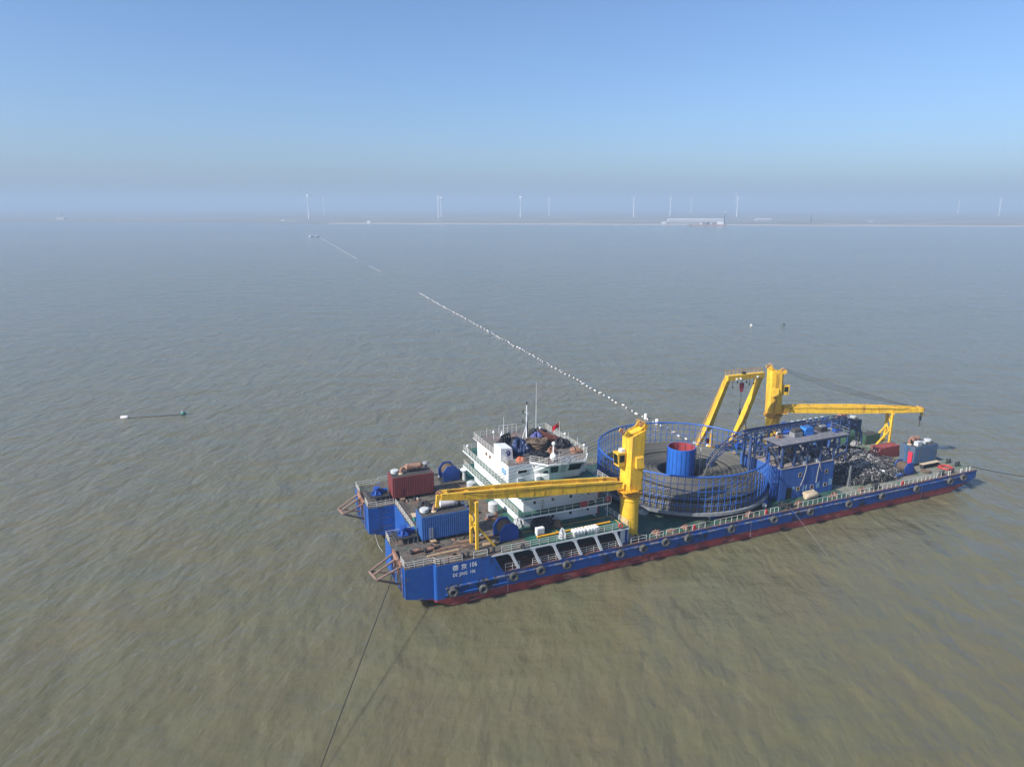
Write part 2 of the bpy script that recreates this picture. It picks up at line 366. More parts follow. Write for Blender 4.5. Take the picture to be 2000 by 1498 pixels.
# deck sheets
def deck(name, poly, z, mat): return MB().prism(poly, 'z', z, z + .03).build(name, mat, barge)
deck('fore_deck', [(.02, .82), (4.7, .82), (4.7, .05), (20, .05), (20, B - .05), (4.7, B - .05), (4.7, 35.08), (.02, 35.08), (.02, 24.33), (4.75, 24.33), (4.75, 12.27), (.02, 12.27)], D2, m_deckfore)
deck('house_deck', [(20.01, .03), (37.55, .03), (37.55, B - .03), (20.01, B - .03)], D2, m_greend)
deck('main_deck', [(37.52, .5), (88, .5), (88, B - .5), (37.52, B - .5)], D, m_deckmid)
deck('stern_deck', [(88.01, .5), (123.97, .5), (123.97, B - .5), (88.01, B - .5)], D, m_decksten)
deck('deck_edge', [(14.9, .02), (123.97, .02), (123.97, .49), (14.9, .49)], D, m_rusty_edge)
deck('deck_edge', [(37.5, B - .49), (123.97, B - .49), (123.97, B - .02), (37.5, B - .02)], D, m_rusty_edge)
deck('gallery_deck', [(14.9, .5), (37.5, .5), (37.4, 3.59), (14.9, 3.59)], D, m_rusty_edge)
# raised yellow-lined coaming on the green side deck
for p in (((20.2, 5.2), (37.3, 4.9)), ((36.9, .6), (36.9, 5)), ((26, 1.0), (26, 5))):
    MB().beam((p[0][0], p[0][1], D2 + .05), (p[1][0], p[1][1], D2 + .05), .09, .05).build('deck_line', m_yellow2, barge)
m_sheer = M('scuffed sheer strip', (.012, .055, .22), .6, var=.3, dirt=[((.07, .05, .045), .52, .12, .7), ((.20, .12, .09), .62, .1, 1.3)])
m_strake = M('scuffed strake', (.015, .075, .29), .5, var=.3, dirt=[((.20, .18, .16), .54, .12, .6), ((.05, .05, .05), .60, .1, 1.0)])
# rubbing strakes and sheer strip
for y, s_ in ((-.12, 1), (B + .12, -1)):
    MB().tube((5.9, y, 3.15), (120.5, y, 3.15), .20, 10).build('rubbing_strake', m_strake, barge, True)
    MB().tube((5.9, y, 2.05), (15.8, y, 2.05), .17, 10).build('rubbing_strake', m_hull, barge, True)
    MB().box(15.2, -.06 if s_ == 1 else B - .1, D - .28, 124.0, .1 if s_ == 1 else B + .06, D + .045).build('sheer_strip', m_sheer, barge)
for x in [6.1, 7.6, 10.9, 12.4, 13.6]: MB().box(x, -.26, 1.8, x + .14, .0, 3.5).build('strake_bracket', m_dark, barge)
# draught marks
for x in (15.8, 63.3, 107.5):
    dm = MB()
    for k in range(7): dm.box(x, -.035, .35 + k * .3, x + .13, .0, .42 + k * .3)
    dm.box(x - .02, -.035, 2.45, x + .1, 0, 2.6); dm.build('draught_mark', m_letter, barge)['kind'] = 'stuff'
# lettering
def text(body, x, z, size, name, y=-.012, sx=1., mat=m_letter, parent=barge):
    cu = bpy.data.curves.new(name, 'FONT'); cu.body = body; cu.size = size; cu.extrude = .006; cu.space_character = 1.1; cu.offset = size * .012
    o = bpy.data.objects.new(name, cu); C.objects.link(o); bpy.context.view_layer.update()
    me = bpy.data.meshes.new_from_object(o); bpy.data.objects.remove(o)
    me.materials.clear(); me.materials.append(mat); me.name = name
    t = bpy.data.objects.new(name, me); C.objects.link(t); t.parent = parent
    t.location = (x, y, z); t.rotation_euler = (PI / 2, 0, 0); t.scale = (sx, 1, 1)
    return t
text('\u5fb7', 7.0, 5.75, .95, 'name_character'); text('\u4eac', 8.35, 5.72, .95, 'name_character'); text('106', 9.62, 5.78, 1.0, 'name_number', sx=.78)
text('DE', 7.02, 4.72, .72, 'name_letters', sx=.8); text('JING', 8.08, 4.72, .72, 'name_letters', sx=.8); text('106', 9.72, 4.76, .68, 'name_number', sx=.8)
# guard rails
def guard(pts, **k): return rail(pts, **k).build('guard_rail', m_rail, barge)
z1 = D2 + .03
guard([(.1, .9, z1), (4.3, .9, z1)]); guard([(.1, 3.2, z1), (.1, .9, z1)])
guard([(4.3, .9, z1), (4.6, .25, z1), (5.2, .12, z1), (6.4, .12, z1)], step=.8); guard([(6.4, .12, z1), (8.6, .12, z1)]); guard([(10.4, .12, z1), (12.6, .12, z1)], rails=(1., .5))
guard([(14.9, .14, z1), (18.2, .14, z1), (27.4, .14, z1)]); guard([(31.4, .14, z1), (37.4, .14, z1)])
guard([(37.4, .14, z1), (37.4, 13, z1)]); guard([(37.4, 22, z1), (37.4, B - .2, z1)])
guard([(.1, 12.2, z1), (.1, 9.8, z1)]); guard([(.1, 12.2, z1), (4.7, 12.2, z1)]); guard([(4.85, 12.4, z1), (4.85, 24.2, z1)])
guard([(.1, 24.4, z1), (4.6, 24.4, z1)]); guard([(.1, 24.4, z1), (.1, 27.0, z1)], step=1.3); guard([(.1, 35.0, z1), (4.5, 35.0, z1)]); guard([(.1, 31.4, z1), (.1, 35.0, z1)])
guard([(4.5, B - .14, z1), (37.3, B - .14, z1)])
zg = D + .03
guard([(15.6, .3, zg), (18.0, .3, zg)], rails=(1., .5)); guard([(20.2, .3, zg), (36.6, .3, zg)], rails=(1., .62, .3), step=1.35)
for a, b in ((38.2, 41.2), (41.9, 44.6), (45.2, 53.3), (55.3, 66.6), (67.9, 69.8), (74.5, 94.0), (95.2, 111.2), (112, 113.3)):
    guard([(a, .3, zg), (b, .3, zg)], step=1.25, rails=(1.,) if a > 44 else (1., .5), h=1.0)
for a, b in ((38.2, 77), (91, 123.4)): guard([(a, B - .3, zg), (b, B - .3, zg)], step=1.6, rails=(1., .5))
guard([(123.6, 8.5, zg), (123.6, 12.0, zg)], step=1.6); guard([(123.6, 24, zg), (123.6, 35.4, zg)], step=1.6)
gp = [MB().beam((x, .3, zg), (x, .3, zg + .85), .09).v for x in ()]
for x in (115.6, 116.1, 119.3, 119.7, 121.1, 122.2): MB().beam((x, .3, zg), (x, .3, zg + .95), .11).build('rail_stanchion', m_rail, barge)
# bollards
def bollard(x, y, z):
    b = MB()
    for dx in (-.45, .45): b.lathe([(.2, 0), (.2, .75), (.26, .78), (.26, .9), (0, .9)], (x + dx, y, z), 12)
    b.box(x - .8, y - .28, z, x + .8, y + .28, z + .06); b.build('bollard', m_dark, barge, True)
for x, y, z in ((9.3, .75, z1), (13.4, .7, z1), (14.4, 34.9, z1), (40, 1.0, zg), (71.5, 1.0, zg), (73.2, .9, zg), (95, 1, zg), (114.3, .9, zg), (117.3, 1, zg), (122.6, 5.4, zg), (122.6, 3.4, zg), (122.6, 30, zg)):
    bollard(x, y, z)
# anchor racks on the two bow pontoons
def anchor_rack(yc):
    r = MB(); t = [(-3.9, yc - 2.1, 5.3), (-3.9, yc + 2.0, 4.7)]
    t = [Vector((-3.7, yc - 2.1, 5.35)), Vector((-3.9, yc + 1.9, 4.75))]
    top = [Vector((.0, yc - 1.9, 6.6)), Vector((.0, yc + .2, 7.0)), Vector((.0, yc + 2.0, 7.0))]
    low = [Vector((.0, yc - 1.7, 3.6)), Vector((.0, yc + 1.9, 3.6))]
    mid = t[0].lerp(t[1], .55)
    r.path([t[0], mid, t[1]], .2, 8)
    for a, b in ((top[0], t[0]), (top[1], mid), (top[2], t[1]), (low[0], t[0]), (low[1], t[1])): r.tube(a, b, .17, 8)
    r.build('anchor_rack', m_rack, barge, True)
    q = MB()
    q.beam((-.1, yc - 2.5, 6.9), (-.1, yc + 2.4, 7.2), .35, .5); q.box(-.35, yc - 1.0, 5.0, -.02, yc - .7, 7.3); q.box(-.35, yc + 1.1, 5.0, -.02, yc + 1.4, 7.3)
    q.tube((-.2, yc - .7, 7.1), (-.2, yc + 1.1, 7.1), .28, 12); q.box(-.05, yc - 2.2, 2.4, -.003, yc - 2.0, 6.9); q.box(-.05, yc + 2.2, 2.4, -.003, yc + 2.4, 6.9)
    q.build('bow_roller', m_rust, barge)
    d = MB(); d.box(-.03, yc - 1.2, 2.8, -.001, yc + 1.0, 6.6); d.build('hawse_recess', m_dark, barge)
    for k in (-3.0, 3.0, 3.7): MB().box(-.14, yc + k - .12, 2.25, -.002, yc + k + .12, 6.8).build('bow_stiffener', m_hull, barge)
anchor_rack(4.6); anchor_rack(B - 6.3)

# ------------------------------------------------------------------ tyre fenders
def tyre_mesh(Ro=.76, Rt=.25, n=22, k=9):
    mb = MB(); vs = []; fs = []
    for i in range(n):
        t = 2 * PI * i / n
        for j in range(k):
            a = 2 * PI * j / k; rr = Ro - Rt + Rt * max(-1.0, min(.92, 1.15 * math.cos(a))); vs.append((rr * math.cos(t), Rt * 1.15 * math.sin(a), rr * math.sin(t)))
    for i in range(n):
        for j in range(k): fs.append((i * k + j, ((i + 1) % n) * k + j, ((i + 1) % n) * k + (j + 1) % k, i * k + (j + 1) % k))
    return mb.add(vs, fs)
tm = tyre_mesh().mesh('tyre', True); tm.materials.append(m_tyre)
cm = MB().tube((-.12, .1, .55), (-.22, .25, 1.25), .035, 6).tube((.12, .1, .55), (.22, .25, 1.25), .035, 6).mesh('chain'); cm.materials.append(m_dark)
for i, (x, z) in enumerate([(6.9, 2.55), (11.7, 2.0), (16.66, 2.95), (21.27, 3.0), (25.85, 2.95), (35.67, 2.85), (40.13, 2.9), (44.54, 3.15), (49.12, 3.0), (58.44, 2.95), (68.1, 2.95), (76.84, 2.9), (86.6, 2.75), (95.47, 2.85), (105.13, 2.85), (115.15, 2.9), (119.2, 3.1)]):
    t = thing('tyre_fender', 'worn black tyre fender hung on chains along the blue hull side', 'tyre fender', (x, -.42 - (.16 if x < 15.5 or 1 else 0), z), 0, 'tyre fenders along the hull side')
    share('tyre', tm, t, rot=(0, random.uniform(0, 6), random.uniform(-.12, .12))); share('chain', cm, t)

# ------------------------------------------------------------------ deckhouse
house = thing('deckhouse', 'white three-storey deckhouse with wheelhouse and green balconies on the barge', 'deckhouse', (0, 0, 0))
X0, X1, Y0, Y1 = 21.6, 35.7, 6.9, 29.2
def wallbox(name, x0, y0, z0, x1, y1, zt): return MB().box(x0, y0, z0, x1, y1, zt).build(name, m_white, house)
wallbox('lower_storey', X0, Y0, z1, X1, Y1, 9.25); wallbox('middle_storey', X0, Y0, 9.5, X1, Y1, 12.25)
for z in (9.25, 12.25):
    MB().prism([(20.2, 6.0), (20.8, 5.0), (36.9, 4.9), (37.2, 31.8), (20.2, 31.8)], 'z', z, z + .25).build('balcony_slab', m_white, house)
    MB().prism([(20.3, 6.05), (20.85, 5.1), (36.8, 5.0), (37.1, 31.7), (20.3, 31.7)], 'z', z + .25, z + .28).build('balcony_floor', m_greend, house)
    zz = z + .28
    rail([(20.3, 6.1, zz), (20.3, 31.7, zz)], step=1.45).build('balcony_rail', m_rail, house)
    rail([(20.9, 5.08, zz), (37.0, 5.0, zz)], step=1.45, rails=(1., .5)).build('balcony_rail', m_rail, house)
    rail([(37.05, 5.0, zz), (37.05, 31.7, zz)], step=1.6).build('balcony_rail', m_rail, house)
    rail([(20.3, 31.7, zz), (37.0, 31.7, zz)], step=1.6).build('balcony_rail', m_rail, house)
# wall seams, pipes, red corner posts
for zc in (8.2, 10.7):
    MB().box(X0 - .02, Y0 - .02, zc, X1, Y0 - .003, zc + .05).build('wall_seam', m_grey2, house)
for z0_, zt in ((z1, 9.25), (9.53, 12.25)):
    MB().box(X1 - .2, Y0 - .06, z0_, X1 + .02, Y0 - .02, zt).build('corner_post', m_red, house)
    MB().beam((31.8, Y0 - .75, zt - .15), (34.6, Y0 - .75, z0_ + .12), .7, .14, up=(0, 0, 1)).build('stair', m_white, house)
    for x in (36.5,): MB().tube((x, 5.3, z0_), (x, 5.3, zt), .06, 8).build('balcony_pillar', m_white, house)
def window(x, y, z, w_, h_, nrm, parent=house, fm=m_white):
    """porthole window set in a wall facing -y or -x"""
    fr = MB(); gl = MB(); t = .05
    def bx(mb, a0, a1, b0, b1, d0, d1):
        if nrm == 'y': mb.box(a0, y - d1, b0, a1, y - d0, b1)
        else: mb.box(x - d1, a0, b0, x - d0, a1, b1)
    c = x if nrm == 'y' else y
    for a0, a1, b0, b1 in ((c - w_ / 2 - t, c - w_ / 2, z - h_ / 2 - t, z + h_ / 2 + t), (c + w_ / 2, c + w_ / 2 + t, z - h_ / 2 - t, z + h_ / 2 + t), (c - w_ / 2, c + w_ / 2, z - h_ / 2 - t, z - h_ / 2), (c - w_ / 2, c + w_ / 2, z + h_ / 2, z + h_ / 2 + t)): bx(fr, a0, a1, b0, b1, .002, .05)
    f_ = fr.build('window', fm, parent); bx(gl, c - w_ / 2, c + w_ / 2, z - h_ / 2, z + h_ / 2, .004, .02); gl.build('pane', m_glass, f_)
for x in (23.62, 26.95, 30.3, 33.6):
    window(x, Y0, 8.0, .46, .5, 'y'); window(x, Y0, 10.97, .46, .5, 'y')
window(22.3, Y0, 8.35, .8, .36, 'y')
for y in (10, 14, 18, 22, 26): window(X0, y, 10.97, .46, .5, 'x'); window(X0, y, 8.0, .46, .5, 'x')
# top storey, wheelhouse, roof
Z3, ZR = 12.53, 15.6
MB().box(21.4, 12.5, Z3, 36.2, 27.0, ZR - .12).build('upper_storey', m_white, house)
window(24.0, 12.5, 14.3, 1.7, .55, 'y')
bot = [(26.3, 12.49, Z3), (28.55, 11.45, Z3), (34.1, 11.2, Z3), (35.6, 12.49, Z3)]
mid_ = [(26.2, 12.49, 13.7), (28.4, 11.2, 13.7), (34.2, 10.95, 13.7), (35.8, 12.49, 13.7)]
top_ = [(25.6, 12.49, ZR - .02), (27.75, 10.15, ZR - .02), (34.3, 9.75, ZR - .02), (36.3, 12.49, ZR - .02)]
wh = MB(); wh.loft(bot, mid_); wh.loft([(a, b, c + .002) for a, b, c in mid_], top_); wo_ = wh.build('wheelhouse', m_white, house)
MB().prism([(25.3, 12.48), (27.5, 9.85), (34.5, 9.4), (36.6, 12.48)], 'z', ZR - .02, ZR + .28).build('wheelhouse_brow', m_white, house)
def wh_window(a, b, t0, t1, z0_, z1_, mat=m_glass, nm='wheelhouse_window', off=.03):
    """pane lying on the outward-leaning face between mid_[a],mid_[b] and top_[a],top_[b]"""
    la, lb, ta, tb = (Vector(q) for q in (mid_[a], mid_[b], top_[a], top_[b]))
    def P(t, s): return la.lerp(lb, t).lerp(ta.lerp(tb, t), s)
    nrm = (lb - la).cross(ta - la).normalized() * off
    if nrm.y > 0: nrm = -nrm
    q = [P(t0, z0_), P(t1, z0_), P(t1, z1_), P(t0, z1_)]
    MB().loft([v + nrm * .1 for v in q], [v + nrm for v in q]).build(nm, mat, wo_)
wh_window(0, 1, .08, .46, .12, .80); wh_window(0, 1, .55, .92, .05, .78)
wh_window(1, 2, .05, .28, .08, .82); wh_window(1, 2, .36, .52, -.3, .84, m_grey2, 'wheelhouse_door'); wh_window(1, 2, .60, .98, .10, .86); wh_window(2, 3, .1, .9, .15, .85)
MB().box(21.4, 12.5, ZR - .12, 36.6, 29.4, ZR).build('roof_slab', m_white, house)
m_roofgrey = M('roof deck', (.17, .155, .14), .85, var=.3, dirt=[((.20, .07, .06), .60, .15, .5), ((.08, .075, .07), .6, .15, 1.1)])
MB().prism([(21.45, 12.55), (36.5, 12.55), (36.5, 29.3), (21.45, 29.3)], 'z', ZR + .001, ZR + .03).build('roof_deck', m_roofgrey, house)
MB().prism([(27.6, 10.1), (34.3, 9.7), (36.2, 12.45), (25.6, 12.45)], 'z', ZR + .282, ZR + .3).build('roof_deck', m_roofgrey, house)
zr = ZR + .03
for pts, k in (([(21.5, 12.6, zr), (25.4, 12.6, zr)], {}), ([(25.4, 12.5, zr + .27), (27.6, 9.95, zr + .27), (34.4, 9.5, zr + .27), (36.5, 12.6, zr + .27)], {}), ([(36.5, 12.6, zr), (36.4, 29.2, zr)], {}), ([(36.4, 29.2, zr), (21.5, 29.2, zr)], {}), ([(21.5, 18.4, zr), (21.5, 29.2, zr)], {}), ([(21.5, 12.6, zr), (21.5, 15.0, zr)], {})):
    rail(pts, step=1.4, **k).build('roof_rail', m_rail, house)
# funnel with its dark blue emblem
fu = MB(); fu.prism([(21.1, ZR), (23.4, ZR), (23.2, 17.75), (21.1, 17.95)], 'y', 15.1, 18.2); fo = fu.build('funnel', m_white, house)
lg = MB()
def crescent(cx, cz, r0, r1, off, a0, a1, n=12):
    o = []; i_ = []
    for k in range(n + 1):
        t = R(a0 + (a1 - a0) * k / n); o.append((cx + r0 * math.cos(t), cz + r0 * math.sin(t))); i_.append((cx + off[0] + r1 * math.cos(t), cz + off[1] + r1 * math.sin(t)))
    lg.prism(o + i_[::-1], 'y', 15.075, 15.098)
crescent(22.35, 16.95, .56, .45, (-.18, -.02), -70, 100); crescent(22.1, 16.8, .45, .38, (-.18, -.1), -40, 95)
lg.build('emblem', m_navy, fo)
el = MB()
for k in range(4): el.box(21.75 + k * .26, 15.08, 15.95, 21.92 + k * .26, 15.098, 16.06)
el.build('emblem_line', m_grey, fo)
# small fittings on the bow side of the top storey
for y in (22.3, 20.6): MB().tube((21.4, y, 14.7), (21.2, y, 14.7), .3, 12).build('vent_mouth', m_rust, house)
MB().box(21.36, 13.5, 13.6, 21.398, 15.4, 14.6).build('wall_notice', m_print, house)
MB().box(23.0, 12.2, Z3 + .0, 23.9, 12.49, Z3 + .75).build('air_conditioner', m_grey2, house)
MB().box(26.2, 11.7, Z3, 27.0, 12.3, Z3 + .75).build('air_conditioner', m_white, house)
# mast, aerials, lamps
ma = MB(); ma.tube((30.7, 25.4, zr), (30.7, 25.4, 22.0), .16, 10, .09)
ma.beam((29.9, 25.4, 20.3), (31.4, 25.4, 20.7), .07); ma.beam((29.9, 25.4, 18.4), (30.7, 25.4, 18.0), .07); ma.beam((30.7, 24.7, 20.4), (30.7, 26.2, 20.4), .06)
ma.beam((27.8, 21.8, zr), (30.6, 25.3, 18.0), .07); ma.beam((28.8, 21.2, zr), (30.6, 25.3, 17.8), .07); mo = ma.build('mast', m_white, house, True)
lm = MB()
for p in ((30.7, 25.4, 22.0), (29.95, 25.4, 20.35), (29.95, 25.4, 20.75), (29.95, 25.4, 18.5), (29.95, 25.4, 18.85), (30.7, 25.4, 22.3)): lm.tube(p, (p[0], p[1], p[2] + .25), .13, 10)
lm.build('signal_lamp', m_black, mo)
MB().beam((30.9, 25.5, zr), (30.9, 25.5, 18.6), .34, .12).build('mast_ladder', m_dark, mo)
MB().tube((34.0, 28.2, zr), (34.0, 28.2, 25.2), .055, 6, .025).build('whip_aerial', m_white, house)
for x, y, h_ in ((27.4, 28.6, 3.4), (36.4, 24, 2.2), (36.4, 19.5, 2.0), (36.4, 16, 2.0), (24.0, 28.8, 1.7), (29.4, 9.6, 2.4)):
    MB().tube((x, y, zr), (x, y, zr + h_), .03, 6).build('whip_aerial', m_white, house)
MB().tube((29.0, 10.9, zr), (29.0, 10.9, 18.9), .13, 10).ball((29.0, 10.9, 19.1), .34).ball((29.0, 10.9, 16.75), .62, 16, 1.15).build('satellite_dome', m_white, house, True)
for x, y in ((33.6, 25.6), (36.2, 20.4), (36.3, 13.4), (20.4, 29.6), (24.5, 26.6)): MB().tube((x, y, zr if x > 21 else Z3), (x, y, (zr if x > 21 else Z3) + 1.3), .04, 6).ball((x, y, (zr if x > 21 else Z3) + 1.45), .24).build('deck_lamp', m_white, house, True)
fr = MB()
for k in range(5): fr.beam((26.6 + k * .9, 29.0, zr), (26.6 + k * .9, 29.0, zr + 1.7), .06)
fr.beam((26.6, 29.0, zr + 1.7), (30.2, 29.0, zr + 1.7), .07); fr.build('aerial_frame', m_white, house)
MB().lathe([(.0, 0), (.42, .1), (.2, .9), (.03, 1.5)], (25.6, 25.2, zr + .6), 12).tube((25.6, 25.2, zr), (25.6, 25.2, zr + .7), .06).build('vent_cone', m_white, house, True)
MB().prism([(29.6, 9.38), (32.3, 9.2), (32.3, 9.26), (29.6, 9.44)], 'z', ZR + .35, ZR + 1.45).build('name_board', m_board, house)
# life rings on the balconies
def life_ring(x, y, z, label):
    MB().ring((0, 0, 0), .36, .1, 20, 8).build('life_ring', m_red, None, True)
    o = bpy.data.objects[-1] if False else C.objects[-1]
    o.location = (x, y, z); o.rotation_euler = (PI / 2, 0, 0); tag(o, label, 'life ring'); return o
life_ring(31.4, 4.88, 10.15, 'red life ring hung on the lower white balcony of the deckhouse')
life_ring(32.0, 4.88, 10.15, 'red life ring paired beside another on the lower white balcony')
life_ring(35.9, .02, D2 + .62, 'red life ring on the rail above the open side gallery')
life_ring(36.4, 4.87, 10.2, 'red life ring at the stern end of the lower white balcony')

# things lying on the roof
def coil(name, label, c, r0, n, rt, mat, layers=3, cat='rope coil', jit=.12):
    mb = MB()
    for l in range(layers):
        for k in range(n):
            r = r0 - k * rt * 1.7 - random.random() * .05
            if r < rt * 2: continue
            pts = []
            ph = random.random() * 6
            for i in range(28):
                t = 2 * PI * i / 28; pts.append((c[0] + (r + jit * .5 * math.sin(2 * t + ph)) * math.cos(t), c[1] + r * math.sin(t), c[2] + rt + l * rt * 1.7 + jit * math.sin(3 * t + ph) * .5 + jit * .5))
            mb.path(pts, rt, 6, True)
    return tag(mb.build(name, mat, None, True), label, cat)
def heap(name, label, cat, c, rx, ry, hz, mat, n=34, seed=1, sharp=.35):
    n = max(n, 28); rnd = random.Random(seed); mb = MB(); vs = []; rows = 11
    ph = [rnd.random() * 6 for _ in range(6)]
    for j in range(rows):
        s_ = j / (rows - 1)
        for i in range(n):
            t = 2 * PI * i / n; k = 1 + sharp * .35 * math.sin(3 * t + ph[0]) + sharp * .25 * math.sin(5 * t + ph[1] + 2 * s_)
            rr = math.cos(s_ * PI / 2 * .94); z = math.sin(s_ * PI / 2) ** .8 * hz * (1 + .25 * math.sin(4 * t + ph[2] + 3 * s_))
            q_ = 1 + (rnd.random() - .5) * .34 * (1 if 0 < j else .4); vs.append((c[0] + rx * rr * k * q_ * math.cos(t), c[1] + ry * rr * k * q_ * math.sin(t), c[2] + z * (1 + (rnd.random() - .5) * .4) * (1 if j else 0)))
    fs = [(j * n + i, j * n + (i + 1) % n, (j + 1) * n + (i + 1) % n, (j + 1) * n + i) for j in range(rows - 1) for i in range(n)]
    fs += [tuple(range((rows - 1) * n, rows * n)), tuple(range(n - 1, -1, -1))]
    return tag(mb.add(vs, fs).build(name, mat, None, False), label, cat)
coil('rope_coil', 'big tangled dark rope coil in the middle of the deckhouse roof', (29.6, 18.9, zr), 1.9, 7, .13, m_ropeb, 6, jit=.35)
heap('rope_heap', 'black rope heap beneath the tangled coil on the deckhouse roof', 'rope', (30.2, 19.3, zr), 2.3, 2.0, 1.3, m_tarpd, seed=3)
heap('navy_tarpaulin', 'navy blue tarpaulin bundle beside the white funnel', 'tarpaulin', (25.8, 17.6, zr), 1.8, 1.9, 2.1, m_tarpb, seed=5)
heap('net_heap', 'low black net heap between the funnel and the roof rail', 'net heap', (27.4, 14.6, zr), 2.2, 1.3, .9, m_tarpd, seed=8)
heap('black_bundle', 'black bundle lying beside the leaning rusty bars', 'bundle', (34.2, 18.2, zr), 1.6, 1.6, 1.3, m_tarpd, seed=9)
heap('grey_net', 'wide grey-black net heap at the bow end of the deckhouse roof', 'net heap', (26.6, 23.4, zr), 2.2, 2.0, .8, m_tarpd, seed=15)
heap('dark_sacks', 'dark sacks against the far rail of the deckhouse roof', 'sacks', (33.2, 26.6, zr), 2.0, 1.2, .9, m_dark, seed=16)
heap('red_net', 'small dark red net heap beside the satellite dome', 'net heap', (30.9, 15.2, zr), .9, .8, 1.0, m_rust, seed=11)
heap('brown_net', 'brown net heap against the stern rail of the deckhouse roof', 'net heap', (35.3, 14.6, zr), 1.0, 1.1, .7, m_rust, seed=12)
heap('orange_tarpaulin', 'crumpled orange sheet at the foot of the funnel', 'sheet', (24.3, 13.9, zr), .9, .7, .6, m_orange, seed=13)
heap('blue_net', 'blue net heap behind the tangled rope coil', 'net heap', (31.2, 21.9, zr), 1.4, 1.2, 1.5, M('blue net', (.12, .13, .36), .8, var=.5, scale=5), seed=14)
rb = MB()
for k in range(26):
    y = 20.4 + k * .12; a = random.uniform(-.4, .4); rb.tube((32.0 + random.uniform(-.2, .2), y + a, zr + 1.9 + random.uniform(-.25, .2)), (35.4 + random.uniform(-.6, .4), y - .8 + a, zr + .25 + random.uniform(0, .3)), .055, 5)
rb.box(32.1, 20.2, zr, 34.2, 23.0, zr + 1.0); tag(rb.build('rusty_bars', M('rusty bars', (.22, .085, .06), .85, var=.5, scale=3)), 'stack of rusty red bars leaning on the deckhouse roof', 'metal bars')
for k in range(4):
    o = coil('hose_coil', 'upright black hose coil at the bow end of the deckhouse roof', (0, 0, 0), .95, 2, .12, m_black, 1, 'hose coil', .02); o.location = (24.4 + k * .6, 22.6 + k * .35, zr + 1.0); o.rotation_euler = (PI / 2 - .15, 0, .9); o['group'] = 'hose coils on the deckhouse roof'
# flag
fg = thing('flag', 'red flag with yellow stars flying at the deckhouse roof edge', 'flag', (36.7, 23.6, zr - .03))
MB().tube((0, 0, 0), (0, 0, 2.9), .035, 6).build('flag_pole', m_white, fg)
vs = []; nx, nz = 12, 6
for i in range(nx + 1):
    for j in range(nz + 1):
        s_ = i / nx; vs.append((-1.45 * s_, .12 * math.sin(s_ * 7 + j * .3) * s_, 1.85 + .95 * j / nz - .75 * s_ ** 1.2))
vs2 = [(a, b + .012, c) for a, b, c in vs]; N_ = len(vs)
fs = [(i * (nz + 1) + j, (i + 1) * (nz + 1) + j, (i + 1) * (nz + 1) + j + 1, i * (nz + 1) + j + 1) for i in range(nx) for j in range(nz)]
fl = MB().add(vs + vs2, fs + [tuple(N_ + q for q in f_) for f_ in fs]).build('flag_cloth', m_flag, fg, True)
def star(cx, cz, r):
    pts = [(cx + (r if k % 2 == 0 else r * .42) * math.sin(k * PI / 5), cz + (r if k % 2 == 0 else r * .42) * math.cos(k * PI / 5)) for k in range(10)]
    MB().prism(pts, 'y', -.05, -.035).build('star', m_star, fl)
star(-.25, 2.42, .16)
for a, b in ((-.46, 2.55), (-.54, 2.45), (-.54, 2.32), (-.46, 2.2)): star(a, b, .05)

# ------------------------------------------------------------------ carousel with coiled cable
CC = (60.8, 17.8)
car = thing('cable_carousel', 'round blue caged cable carousel with a blue centre drum', 'carousel', (CC[0], CC[1], D + .03))
zb = D + .03
MB().lathe([(15.7, 0), (15.7, 1.0), (16.75, 1.05), (16.8, 1.5), (0, 1.5)], (0, 0, 0), 96).build('turntable', m_dark, car, True)
MB().lathe([(16.72, 1.05), (16.85, 1.05), (16.85, 1.56), (16.2, 1.56), (16.2, 1.5)], (0, 0, 0), 96).build('turntable_rim', m_grey, car, True)
RF = 16.3; ZT = 12.0 - zb
pm = MB().beam((0, 0, 1.55), (0, 0, ZT), .10, .13).mesh('fence_post'); pm.materials.append(m_fence)
NP = 84
for i in range(NP):
    t = 2 * PI * i / NP; share('fence_post', pm, car, (RF * math.cos(t), RF * math.sin(t), 0), (0, 0, t))
for k, z in enumerate((ZT, 6.85, 5.5, 4.15, 2.8)):
    MB().ring((0, 0, z), RF + (.0 if k == 0 else .09),   .17 if k == 0 else .055, 120, 8).build('fence_ring', m_fence, car, True)
# centre drum: open top, red inside
MB().lathe([(2.72, 1.5), (2.72, 8.3), (2.62, 8.3), (2.62, 1.6)], (0, 0, 0), 48).build('centre_drum', m_drum, car, True)
MB().lathe([(2.61, 1.6), (2.61, 8.29), (2.56, 8.29), (2.56, 1.6)], (0, 0, 0), 48).build('drum_lining', m_drumin, car, True)
sm = MB().box(-.04, -.02, 1.6, .05, .02, 8.1).mesh('drum_seam'); sm.materials.append(M('drum seam', (.01, .035, .13), .5))
for i in range(20):
    t = 2 * PI * i / 20; share('drum_seam', sm, car, (2.73 * math.cos(t), 2.73 * math.sin(t), 0), (0, 0, t))
    if i % 2 == 0: share('drum_rib', sm, car, (2.5 * math.cos(t), 2.5 * math.sin(t), 0), (0, 0, t))
for a in (-.35, .1):
    ld = MB(); r_ = 3.9
    for d in (-.035, .035): ld.tube((r_ * math.cos(a + d), r_ * math.sin(a + d), 1.5), (r_ * math.cos(a + d), r_ * math.sin(a + d), 8.0), .045, 6)
    for k in range(14): ld.beam((r_ * math.cos(a - .035), r_ * math.sin(a - .035), 1.9 + k * .45), (r_ * math.cos(a + .035), r_ * math.sin(a + .035), 1.9 + k * .45), .04)
    ld.build('inner_ladder', m_grey2, car)
ld = MB()
for d in (-.25, .25): ld.tube((RF + .2, d, 1.5), (RF + .2, d, ZT), .04, 6)
